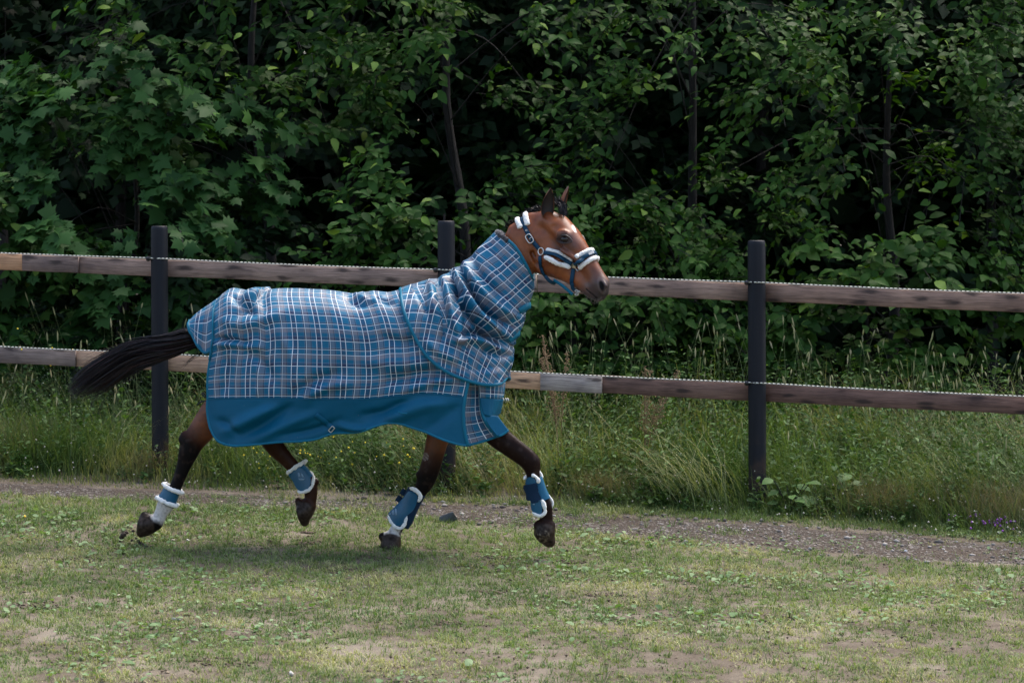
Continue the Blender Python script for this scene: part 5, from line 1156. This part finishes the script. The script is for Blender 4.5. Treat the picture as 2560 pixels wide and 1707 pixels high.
# ---- neck cover
cover = empty('neck_cover', L(1150, 900, 0)); tag(cover, 'blue checked neck cover wrapped round the horse neck and shoulders', 'neck cover')
E0 = [(1240, 578), (1264, 596), (1288, 618), (1311, 655), (1326, 686), (1331, 700)]; E1 = [(1000, 722), (1011, 781), (1039, 845), (1072, 894), (1115, 928), (1164, 949), (1210, 961), (1248, 960), (1266, 945)]
Dd = [(1240, 578), (1200, 618), (1167, 651), (1146, 666), (1138, 674), (1127, 675), (1112, 687), (1094, 694), (1042, 707), (1000, 722)]; Vv = [(1331, 700), (1332, 728), (1313, 778), (1304, 812), (1281, 858), (1280, 892), (1270, 932), (1266, 945)]
ns, ntt = 84, 150
cx = coons(Dd, Vv, E0, E1, ntt, ns)                       # rows: s from the crest down to the throat; columns: t from collar to shoulder
s_ = np.linspace(0, 1, ns)[:, None]; t_ = np.linspace(0, 1, ntt)[None]
Wt = np.interp(t_, [0, .15, .35, .55, .8, 1.], [.098, .112, .165, .235, .315, .352]); prof = np.clip(sin(pi*np.clip(s_, 0, 1)), 0, 1)**(.50 + .04*t_); prof[0] = 0; prof[-1] = 0
CW = Wt*prof*np.interp(s_, [0, .3, .6, .85, 1], [1, 1, .98, .97, .95]); _dx = spline(dors, 300); _tv = np.interp(cx[..., 0], _dx[:, 0], _dx[:, 1]); RW = side_w(cx, _tv) + .016; RW = np.where(cx[..., 1] > _tv, RW, 0)*sstep(1185, 1150, cx[..., 0]); k_ = .02; RW = np.maximum(RW, (np.interp(cx[..., 0], [1140, 1170, 1200, 1225, 1245, 1258, 1267], [.30, .285, .250, .238, .205, .14, .0]) + .012)*sstep(880, 935, cx[..., 1])*(cx[..., 0] > 1140)); h_ = np.clip(.5 + .5*(CW - RW)/k_, 0, 1); CW = CW*h_ + RW*(1 - h_) + k_*h_*(1 - h_); CW[0] = 0; CWl = lift(cx, CW); NC = gridn(CWl); NC = np.where((NC@HL)[..., None] > 0, -NC, NC)
Q3 = CWl.reshape(-1, 3)
fo = folds(CWl, [([(1125, 682), (1142, 730), (1175, 790), (1240, 860)], 7, -.020), ([(1138, 674), (1160, 730), (1200, 790), (1262, 838)], 9, .020), ([(1150, 668), (1180, 730), (1215, 775), (1280, 815)], 7, -.018), ([(1160, 655), (1195, 715), (1240, 765), (1295, 795)], 9, .013), ([(1108, 692), (1120, 740), (1135, 800), (1150, 850)], 8, .014), ([(1095, 698), (1102, 750), (1112, 810), (1105, 850)], 7, -.012),
    ([(1075, 702), (1082, 745), (1085, 790)], 9, .010), ([(1150, 840), (1190, 830), (1235, 845), (1275, 860)], 9, -.018), ([(1130, 850), (1190, 850), (1250, 872)], 9, .014), ([(1040, 712), (1055, 750), (1070, 790)], 8, -.008), ([(1180, 640), (1205, 690), (1260, 745)], 10, -.008), ([(1200, 870), (1240, 885), (1276, 890)], 8, -.008), ([(1060, 850), (1100, 880), (1150, 900)], 12, .008)])
fo = fo*1.55 + .008*fbm(Q3*np.array([4, 4, 4.]), 531, 3).reshape(fo.shape) + .004*fbm(Q3*np.array([13, 13, 13.]), 533, 2).reshape(fo.shape)*sstep(.15, .5, t_)
ed = np.minimum(1, np.minimum(t_, 1 - t_)/.05); fo = fo*(.25 + .75*ed); fo[0] *= .6; CWl = CWl + NC*fo[..., None]
# cloth grain runs slanted over the neck and swings level towards the back
px = cx.reshape(-1, 2); ang = np.radians(np.interp(px[:, 0] - .35*(px[:, 1] - 700), [980, 1080, 1160, 1260, 1330], [8, 20, 33, 42, 44])); dx, dz = (px[:, 0] - 1130)*PM, (px[:, 1] - 800)*PM
uvn = np.stack([cos(ang)*dx - sin(ang)*dz*-1., -sin(ang)*dx*1. + cos(ang)*dz], 1).reshape(ns, ntt, 2); uvn[..., 0] = (cos(ang)*dx + sin(ang)*dz).reshape(ns, ntt)
both(CWl, uvn, 'checked_cape', MPLAID, cover, .007)
edging(CWl[:, -1] - HL*.004, 'binding', cover, .010, .005); edging(CWl[2:, 0] - HL*.003 + HF*.002, 'binding', cover, .009, .005)
P = np.vstack([mirror(CWl[1:18, 3])[::-1], CWl[1:20, 3]]) + HF*.012 + np.array([0, 0, .004]); V, F = tube(smooth1(P, 3), .020, .017, up=HF, m=14, bump=.008, bscale=110., seed=4); obj('fleece_collar', V, F, MBFLEECE, cover)
BC = BVHTree.FromPolygons([tuple(v) for v in CWl.reshape(-1, 3)], [tuple(int(i) for i in f) for f in grid_faces(ns, ntt)])
for (ua, va), (ub, vb) in (((1296, 778), (1319, 764)), ((1272, 848), (1292, 834))):
    h = hit(ua, va, BC, .006); e = L(ub, vb, 0.) + HF*.012; m_ = L(ub, vb, -.045) + HF*.004
    if h is None: continue
    P = spline([h[0], (h[0] + m_)/2 - HL*.012, m_, e, mirror(m_), mirror(h[0])], 30); c_ = L(ua - 22, va - 12, 0); N_ = norm(P - c_); V, F = strap(P, N_, .019, .003); obj('throat_strap', V, F, MBIND, cover)

# ================================================================== HALTER
halter = empty('halter', LH(1436, 664, -.06)); tag(halter, 'teal halter with white fleece pads on the horse head', 'halter')
def hstrap(name, px, half, off=.006, n=26, th=.003, mat=None, par=None):
    P, N = hitpath(px, n, off)
    if len(P) < 4: return None, None
    V, F = strap(P, N, half, th); obj(name, V, F, mat or MWEB, par or halter); return P, N
def hroll(name, px, ra, rb, off=.012, n=34, seed=1, par=None):
    P, N = hitpath(px, n, off)
    if len(P) < 4: return
    P = smooth1(P, 4); N = norm(smooth1(N, 6)); e = np.linspace(0, 1, len(P)); prof_ = np.sqrt(np.clip(1 - (2*e - 1)**12, .12, 1)); V, F = tube(P, ra*prof_, rb*prof_, up=N, m=14, bump=.0035, bscale=95., seed=seed); obj(name, V, F, MFLEECE, par or halter)
hstrap('crown_strap', [(1303, 539), (1307, 556), (1318, 580), (1332, 602), (1349, 622)], .0135, .008)
for px, sd in (([(1295, 541), (1296, 556), (1302, 570)], 2), ([(1315, 535), (1317, 550), (1320, 564)], 3)): 
    P, N = hitpath(px, 22, .008)
    if len(P) > 4:
        P = smooth1(P, 4); P = np.vstack([P[0] + HL*np.array([.06]) + np.array([0, 0, -.004]), P[0] + HL*.03 + np.array([0, 0, .006]), P]); P = spline(P[::2], 26); V, F = tube(P, .0165, .0135, up=-HL, m=14, bump=.0035, bscale=95., seed=sd); obj('fleece_pad', V, F, MFLEECE, halter)
P, N = hitpath([(1314, 583), (1325, 597), (1334, 612)], 9, .014)
if len(P) > 4:
    c, nn = P[len(P)//2], norm(N[len(P)//2]); e1 = norm(P[-1] - P[0]); e2 = norm(np.cross(nn, e1)); a = np.linspace(0, 2*pi, 28, endpoint=False); rg = c + e1*(np.sign(cos(a))*np.abs(cos(a))**.6*.027)[:, None] + e2*(np.sign(sin(a))*np.abs(sin(a))**.6*.018)[:, None]; V, F = tube(rg, .0034, .0034, up=nn, m=8, closed=True); bk = obj('crown_buckle', V, F, MCHROME, halter)
    V, F = tube(np.array([c + e2*.018, c + nn*.003 + e2*0, c + e1*.012]), .002, .002, up=nn, m=6); obj('tongue', V, F, MCHROME, bk)
    h = hit(1317, 577, None, .013); 
    if h is not None: a = np.linspace(0, 2*pi, 14, endpoint=False); f1 = norm(np.cross(h[1], [0, 0, 1.])); f2_ = np.cross(h[1], f1); V, F = tube(h[0] + f1*cos(a)[:, None]*.005 + f2_*sin(a)[:, None]*.005, .0016, .0016, up=h[1], m=6, closed=True); obj('eyelet', V, F, MCHROME, halter)
def ring(name, u, v, ru, rv, r=.0034, off=.010, rot=0.):
    h = hit(u, v, None, off); a = np.linspace(0, 2*pi, 30, endpoint=False); nn = h[1]; f1 = norm(np.cross([0, 0, 1.], nn)); f2_ = np.cross(nn, f1); ca, sa = math.cos(rot), math.sin(rot); g1_, g2_ = f1*ca + f2_*sa, -f1*sa + f2_*ca
    V, F = tube(h[0] + g1_*(cos(a)*ru)[:, None] + g2_*(sin(a)*rv)[:, None], r, r, up=nn, m=8, closed=True); return obj(name, V, F, MCHROME, halter)
ring('cheek_ring', 1354, 629, .018, .021)
hstrap('cheek_strap', [(1362, 634), (1384, 641), (1408, 651), (1431, 661)], .0125, .020)
hroll('fleece_pad', [(1366, 624), (1385, 630), (1410, 641), (1434, 652)], .0145, .0120, .010, seed=5); hroll('fleece_pad', [(1362, 643), (1382, 651), (1404, 660), (1427, 669)], .0148, .0120, .010, seed=6)
hb = hit(1437, 664, None, .016)
if hb is not None:
    c, nn = hb; e1 = norm(LH(1447, 668, -.06) - LH(1427, 660, -.06)); e1 = norm(e1 - nn*(e1@nn)); e2 = np.cross(nn, e1); V, F = box(c, e1*.013, e2*.014, nn*.004, .2); obj('square_link', V, F, MCHROME, halter, smooth=False)
ring('nose_ring', 1447, 668, .016, .018, off=.012)
# noseband over the nose: near side dropped on the surface, far side mirrored
def nose_path(px, n, off):
    P, N = hitpath(px, n, off); M = hmirror(P)[::-1]; NM_ = (N - 2*(N@DL)[:, None]*DL)[::-1]; gap = np.linalg.norm(M[0] - P[-1])
    mid = (P[-1] + M[0])/2 + norm(N[-1] + NM_[0])*min(gap*.18, .012)
    A = np.vstack([P, mid[None], M]); S = spline(A, 60); NN = np.vstack([N, norm(N[-1] + NM_[0])[None], NM_]); NS = norm(np.stack([np.interp(np.linspace(0, 1, 60), np.linspace(0, 1, len(NN)), NN[:, k]) for k in range(3)], 1)); return smooth1(S, 3), NS
for px, name, ra, off in (([(1441, 656), (1456, 646), (1470, 639), (1482, 634)], 'noseband', .0125, .021), ([(1440, 645), (1454, 636), (1466, 629), (1475, 626)], 'fleece_pad', .0135, .010), ([(1452, 668), (1464, 658), (1476, 650), (1488, 646)], 'fleece_pad', .0135, .010)):
    P, N = nose_path(px, 20, off)
    if name == 'noseband': V, F = strap(P, N, ra, .003); NBP, NBN = P, N; nb = obj(name, V, F, MWEB, halter)
    else: V, F = tube(P, ra, .0125, up=N, m=14, bump=.0035, bscale=95., seed=8); obj(name, V, F, MFLEECE, halter)
# white lettering on the noseband front (five block letters)
GL = {'H': ['101', '101', '111', '101', '101'], 'O': ['111', '101', '101', '101', '111'], 'R': ['110', '101', '110', '101', '101'], 'Z': ['111', '001', '010', '100', '111'], 'E': ['111', '100', '110', '100', '111']}
def lettering(word, P, N, i0, cell, par):
    T = norm(np.gradient(P, axis=0)); L_ = np.r_[0, np.cumsum(np.linalg.norm(np.diff(P, axis=0), axis=1))]; mb = MB()
    W_ = len(word)*4*cell
    for li, ch in enumerate(word):
        for ry, row in enumerate(GL[ch]):
            for cxx, b in enumerate(row):
                if b != '1': continue
                s0 = L_[i0] + (li*4 + cxx)*cell - W_/2; c = np.array([np.interp(s0, L_, P[:, k]) for k in range(3)]); nn = norm(np.array([np.interp(s0, L_, N[:, k]) for k in range(3)])); tt = norm(np.array([np.interp(s0, L_, T[:, k]) for k in range(3)])); ss = norm(np.cross(nn, tt)); nn = np.cross(tt, ss)
                V, F = box(c + nn*.0045 + ss*(2 - ry)*cell*1.3, tt*cell*.5, ss*cell*.65, nn*.0006, .1); mb.add(V, F)
    mb.build('lettering', plain('white_print', (.75, .76, .78), .6), par, smooth=False)
lettering('HORZE', NBP, NBN, 25, .0021, nb)
# jaw strap, chin strap and its loose end
hstrap('jaw_strap', [(1351, 642), (1352, 660), (1357, 678), (1366, 692)], .0105, .007)
P = np.array([LH(u, v, w) for u, v, w in [(1363, 690, -.085), (1370, 699, -.075), (1379, 706, -.05), (1388, 709, 0.)]]); P = spline(P, 16); V, F = strap(P, np.broadcast_to(np.array([.2, -.9, -.4]), P.shape), .0105, .003); obj('jaw_strap', V, F, MWEB, halter)
P = np.array([LH(u, v, w) for u, v, w in [(1384, 700, -.03), (1402, 711, -.03), (1418, 724, -.03), (1432, 736, -.03)]]); P = spline(P, 16); V, F = strap(P, np.broadcast_to(np.array([.25, -.8, -.5]), P.shape), .0095, .003); obj('throat_strap', V, F, MBIND, halter)
hstrap('chin_strap', [(1434, 673), (1432, 688), (1430, 704), (1432, 712)], .0125, .007)
P = np.array([LH(u, v, w) for u, v, w in [(1431, 708, -.060), (1431, 719, -.05), (1437, 726, -.03), (1446, 729, -.01)]]); P = spline(P, 16); V, F = strap(P, np.broadcast_to(np.array([.2, -.9, -.3]), P.shape), .0105, .003); obj('chin_strap', V, F, MWEB, halter)
mb = MB()
for (u, v, ru) in ((1441, 727, .009), (1447, 729, .008), (1442, 736, .011)):
    c = LH(u, v, -.035); a = np.linspace(0, 2*pi, 18, endpoint=False); V, F = tube(c + np.array([1, 0, .1])*(cos(a)*ru)[:, None] + np.array([0, -.3, .9])*(sin(a)*ru*.6)[:, None], .0028, .0028, up=(0, -1, .2), m=6, closed=True); mb.add(V, F)
mb.build('chin_clip', MCHROME, halter)

# ================================================================== LEG BOOTS
MSHELL = NM('blue_shell'); MSHELL.color(MSHELL.mix(MSHELL.noise(MSHELL.coord('Object'), 14.), (.002, .060, .120), (.003, .086, .160))).set(rough=.36, spec=.5); MSHELL = MSHELL.m
MTAB = cloth('navy_strap', (.002, .018, .045), .6); MLSTRAP = cloth('light_strap', (.012, .095, .175), .55); MMARK = plain('pale_emblem', (.16, .26, .36), .4)
def sleeve(axis, w, n=40, m=28, extra=.004):
    """elliptic tube round the leg: axis rows (u, v, r px, lateral r m)"""
    A = spline(np.array(axis, float), n); P = np.array([L(a[0], a[1], w) for a in A]); V, F = tube(P, A[:, 2]*PM + extra, A[:, 3] + extra, up=HL, m=m, cap=False); return V, F, P, A
def bvh_of(V, F): Fq = F[0] if isinstance(F, list) else F; return BVHTree.FromPolygons([tuple(v) for v in V], [tuple(int(i) for i in f) for f in Fq])
def drape(name, outline, bvh, off, mat, parent, step=2.2, th=.004):
    """sheet with the given pixel outline lying on the surface"""
    O = np.array(outline, float); 
    S = np.vstack([spline(np.vstack([O, O[:1]]), 64)])[:-1]; c = S.mean(0); rings = 9; V = []
    for k in range(rings):
        f = k/(rings - 1.)
        for p in S:
            u, v = c + (p - c)*f; h = hit(u, v, bvh, off); V.append(h[0] if h is not None else None)
    last = None; n = len(S)
    for i in range(len(V)):
        if V[i] is None: V[i] = V[i - n] if i >= n else at(c[0], c[1], 14.5)
    V = np.array(V); o = obj(name, V, grid_faces(rings, n, True), mat, parent); md = o.modifiers.new('thick', 'SOLIDIFY'); md.thickness = th; md.offset = 1; md2 = o.modifiers.new('bev', 'BEVEL'); md2.width = .0012; md2.segments = 2; md2.limit_method = 'ANGLE'; return o
def trim(name, px, bvh, r, parent, n=40, off=.003, seed=1):
    P, N = hitpath(px, n, off, bvh)
    if len(P) < 4: return
    P = smooth1(P, 3); e = np.linspace(0, 1, len(P)); pr = np.sqrt(np.clip(1 - (2*e - 1)**10, .25, 1)); V, F = tube(P, r*pr, r*pr, up=norm(smooth1(N, 5)), m=12, bump=.0065, bscale=60., seed=seed); obj(name, V, F, MFLEECE, parent)
def cuff(name, u0, v0, u1, v1, w, rl, r, parent, seed=1, sag=0.):
    """fleece ring round the leg: end points of its visible width"""
    a, b = L(u0, v0, w), L(u1, v1, w); c = (a + b)/2; e = (b - a)/2; t = np.linspace(0, 2*pi, 60, endpoint=False); P = c + e*cos(t)[:, None] - HL*(sin(t)*rl)[:, None] + np.array([0, 0, -1.])*(sag*sin(t))[:, None]
    up = norm(np.cross(e, HL)); V, F = tube(P, r, r, up=up, m=12, closed=True, bump=.0085, bscale=52., seed=seed); obj(name, V, F, MFLEECE, parent)
def boot(name, label, px): o = empty(name, px); tag(o, label, 'leg boot', 'leg boots on the horse'); return o
def emblem(px_list, bvh, off, parent):
    mb = MB()
    for quad in px_list:
        P = [hit(u, v, bvh, off) for u, v in quad]
        if any(p is None for p in P): continue
        A = np.array([p[0] for p in P]); nn = np.mean([p[1] for p in P], 0); mb.add(np.vstack([A, A + nn*.0012]), np.array([[0, 1, 2, 3], [7, 6, 5, 4], [0, 4, 5, 1], [1, 5, 6, 2], [2, 6, 7, 3], [3, 7, 4, 0]]))
    if mb.V: mb.build('emblem', MMARK, parent, smooth=False)
# near hind
b = boot('fetlock_boot', 'blue fetlock boot with white fleece above the white hind sock', L(420, 1240, NW)); V, F, P, A = sleeve([(432, 1216, 18.5, .031), (425, 1236, 19.5, .034), (414, 1258, 23, .038)], NW); o = obj('band', V, F, MSHELL, b); md = o.modifiers.new('t', 'SOLIDIFY'); md.thickness = .004
cuff('fleece_trim', 411, 1210, 454, 1232, NW, .040, .0140, b, 3, .0); cuff('fleece_trim', 394, 1243, 442, 1264, NW, .044, .0130, b, 4)
# far hind
b = boot('fetlock_boot', 'blue fetlock boot with oval shell on the folded dark hind leg', L(752, 1190, FW)); V, F, P, A = sleeve([(738, 1172, 21, .032), (752, 1188, 23, .035), (762, 1203, 25, .038)], FW); BT = bvh_of(V, F); o = obj('band', V, F, MLSTRAP, b); md = o.modifiers.new('t', 'SOLIDIFY'); md.thickness = .003
V, F, P, A = sleeve([(728, 1160, 25, .036), (748, 1190, 29, .040), (764, 1222, 30, .042), (770, 1240, 28, .040)], FW, extra=.002); BO = bvh_of(V, F)
drape('shell', [(737, 1172), (752, 1170), (768, 1182), (776, 1200), (772, 1218), (758, 1227), (744, 1221), (736, 1204), (729, 1186)], BO, .004, MSHELL, b)
cuff('fleece_trim', 722, 1180, 764, 1152, FW, .040, .0120, b, 5); trim('fleece_trim', [(774, 1178), (782, 1192), (781, 1210), (773, 1223), (758, 1230), (745, 1226)], BO, .0105, b, 44, .004, 6)
emblem([[(745, 1181), (749, 1181), (752, 1192), (746, 1192)], [(751, 1181), (755, 1184), (761, 1193), (755, 1193)], [(746, 1195), (762, 1196), (758, 1201), (749, 1200)]], BO, .009, b)
# far fore
b = boot('tendon_boot', 'blue tendon boot on the planted foreleg with white pastern', L(1015, 1270, FW)); V, F, P, A = sleeve([(1042, 1228, 22, .034), (1024, 1262, 22, .034), (1006, 1292, 27, .040), (998, 1312, 23, .036)], FW); BT = bvh_of(V, F); o = obj('lining', V, F, MTAB, b); md = o.modifiers.new('t', 'SOLIDIFY'); md.thickness = .003
V, F, P, A = sleeve([(1046, 1222, 27, .044), (1024, 1260, 26, .037), (1004, 1290, 31, .043), (992, 1320, 30, .040)], FW, extra=.003); BO = bvh_of(V, F)
drape('shell', [(1022, 1228), (1031, 1228), (1041, 1234), (1044, 1246), (1034, 1272), (1016, 1290), (1009, 1306), (998, 1314), (986, 1310), (979, 1298), (973, 1284), (990, 1266), (1006, 1248)], BO, .003, MSHELL, b)
for cu, cv in ((1009, 1230), (998, 1247)):
    c0 = L(cu, cv, FW + .006); e1 = norm(L(cu - 10, cv + 15, FW) - L(cu, cv, FW)); e2 = norm(np.cross(e1, HL)); V, F = box(c0, e1*.020, e2*.018, HL*.003, .2); obj('strap_tab', V, F, MTAB, b, smooth=False)
trim('fleece_trim', [(1025, 1219), (1036, 1223), (1046, 1231), (1051, 1243), (1045, 1253)], BO, .0112, b, 40, .003, 7); trim('fleece_trim', [(970, 1284), (976, 1300), (986, 1314), (998, 1320), (1009, 1313), (1014, 1300), (1017, 1289)], BO, .0108, b, 50, .003, 8)
emblem([[(976, 1285), (979, 1282), (979, 1286), (976, 1287)], [(981, 1280), (986, 1273), (987, 1287), (982, 1286)], [(989, 1271), (993, 1272), (994, 1287), (988, 1287)]], BO, .0085, b)
# near fore
b = boot('tendon_boot', 'blue tendon boot with navy straps on the reaching near foreleg', L(1345, 1240, NW)); V, F, P, A = sleeve([(1334, 1198, 20, .033), (1346, 1230, 19, .032), (1354, 1252, 21, .034)], NW); BT = bvh_of(V, F); o = obj('front_band', V, F, MLSTRAP, b); md = o.modifiers.new('t', 'SOLIDIFY'); md.thickness = .003
V, F, P, A = sleeve([(1330, 1186, 26, .052), (1342, 1226, 26, .040), (1352, 1262, 29, .041), (1356, 1292, 27, .038)], NW, extra=.003); BO = bvh_of(V, F)
drape('shell', [(1315, 1200), (1320, 1193), (1332, 1193), (1339, 1202), (1342, 1220), (1350, 1246), (1355, 1264), (1355, 1281), (1346, 1286), (1336, 1281), (1330, 1272), (1328, 1255), (1320, 1226)], BO, .003, MSHELL, b)
drape('strap_tab', [(1307, 1212), (1326, 1209), (1341, 1208), (1346, 1228), (1352, 1247), (1338, 1249), (1321, 1249), (1318, 1231), (1314, 1229)], BO, .008, MTAB, b); drape('strap_tab', [(1330, 1246), (1345, 1246), (1346, 1254), (1331, 1256)], BO, .009, MTAB, b)
trim('fleece_trim', [(1311, 1197), (1315, 1188), (1326, 1186), (1337, 1190), (1345, 1199), (1347, 1207)], BO, .0112, b, 40, .003, 9); trim('fleece_trim', [(1355, 1249), (1360, 1262), (1362, 1278), (1354, 1288), (1342, 1287), (1332, 1279)], BO, .0112, b, 46, .003, 10)
c = [L(u, v, NW + .034) for u, v in ((1347, 1178), (1353, 1188), (1354, 1197))]; V, F = tube(spline(c, 16), .009, .009, up=HL, m=12, bump=.004, bscale=85., seed=11); obj('fleece_trim', V, F, MFLEECE, b)
c = [L(u, v, NW + .034) for u, v in ((1368, 1236), (1378, 1248), (1381, 1258), (1377, 1269))]; V, F = tube(spline(c, 20), .0085, .0085, up=HL, m=12, bump=.004, bscale=85., seed=12); obj('fleece_trim', V, F, MFLEECE, b)
emblem([[(1334, 1258), (1338, 1258), (1338, 1261), (1334, 1261)]], BO, .009, b)

# ================================================================== CLODS thrown up by the hind hoof
MCLOD = plain('wet_soil', (.035, .022, .014), .9, .4, 60., .8, 120.)
def clod(u, v, r, w, seed):
    import bmesh
    c = L(u, v, w); bm = bmesh.new(); bmesh.ops.create_icosphere(bm, subdivisions=2, radius=1.); P = np.array([q.co[:] for q in bm.verts]); Fc = np.array([[q.index for q in f.verts] for f in bm.faces]); bm.free()
    P = P*(1 + .55*fbm(P*1.7 + seed, seed, 3))[:, None]*r*PM*np.array([1., .8, .8]); tag(obj('soil_clod', P + c, Fc, MCLOD, None, c), 'dark clod of soil flung up behind the hind hoof', 'soil clod', 'clods flung up by the hind hoof')
for i, (u, v, r) in enumerate([(309, 1336, 8), (304, 1343, 6), (333, 1327, 4), (317, 1331, 5), (330, 1350, 4), (345, 1352, 5), (352, 1360, 8), (338, 1362, 6), (322, 1358, 4), (360, 1366, 5), (300, 1352, 3), (340, 1345, 3)]): clod(u, v, r, NW - .02 + .01*(i % 4), 60 + i)
# scuffed holes left in the turf: low rims of dug soil
def scuff(u, v, r, seed):
    rr = np.random.default_rng(seed); c = G(u, v); n = 60; a = rr.uniform(0, 2*pi, n); d = rr.uniform(.2, 1., n)*r; x = c[0] + cos(a)*d*1.5; y = c[1] + sin(a)*d; s = rr.uniform(.003, .010, n)
    V = ICO_V[None]*(1 + rr.uniform(-.35, .35, (n, 12, 1)))*s[:, None, None]*np.array([1.2, 1, .7]) + np.stack([x, y, gz(x, y) + .004], 1)[:, None]; return V, n
mb = MB()
for i, (u, v, r) in enumerate([(325, 1372, .10), (770, 1360, .05), (770, 1335, .03), (455, 1382, .08), (640, 1385, .08), (1255, 1400, .06), (1275, 1378, .05), (1430, 1408, .06), (1225, 1478, .08), (1510, 1488, .07), (870, 1425, .12), (960, 1400, .08), (200, 1400, .10), (1950, 1545, .06), (100, 1520, .08), (560, 1660, .10), (1120, 1560, .05)]):
    V, n = scuff(u, v, r, 70 + i); mb.add(V.reshape(-1, 3), ((np.arange(n)*12)[:, None, None] + ICO_F[None]).reshape(-1, 3))
tag(mb.build('churned_soil', plain('churned_earth', (.085, .058, .040), .95, .45, 40.), smooth=False), 'dark churned soil crumbs in the hoof marks of the turf', 'soil', None, 'stuff')
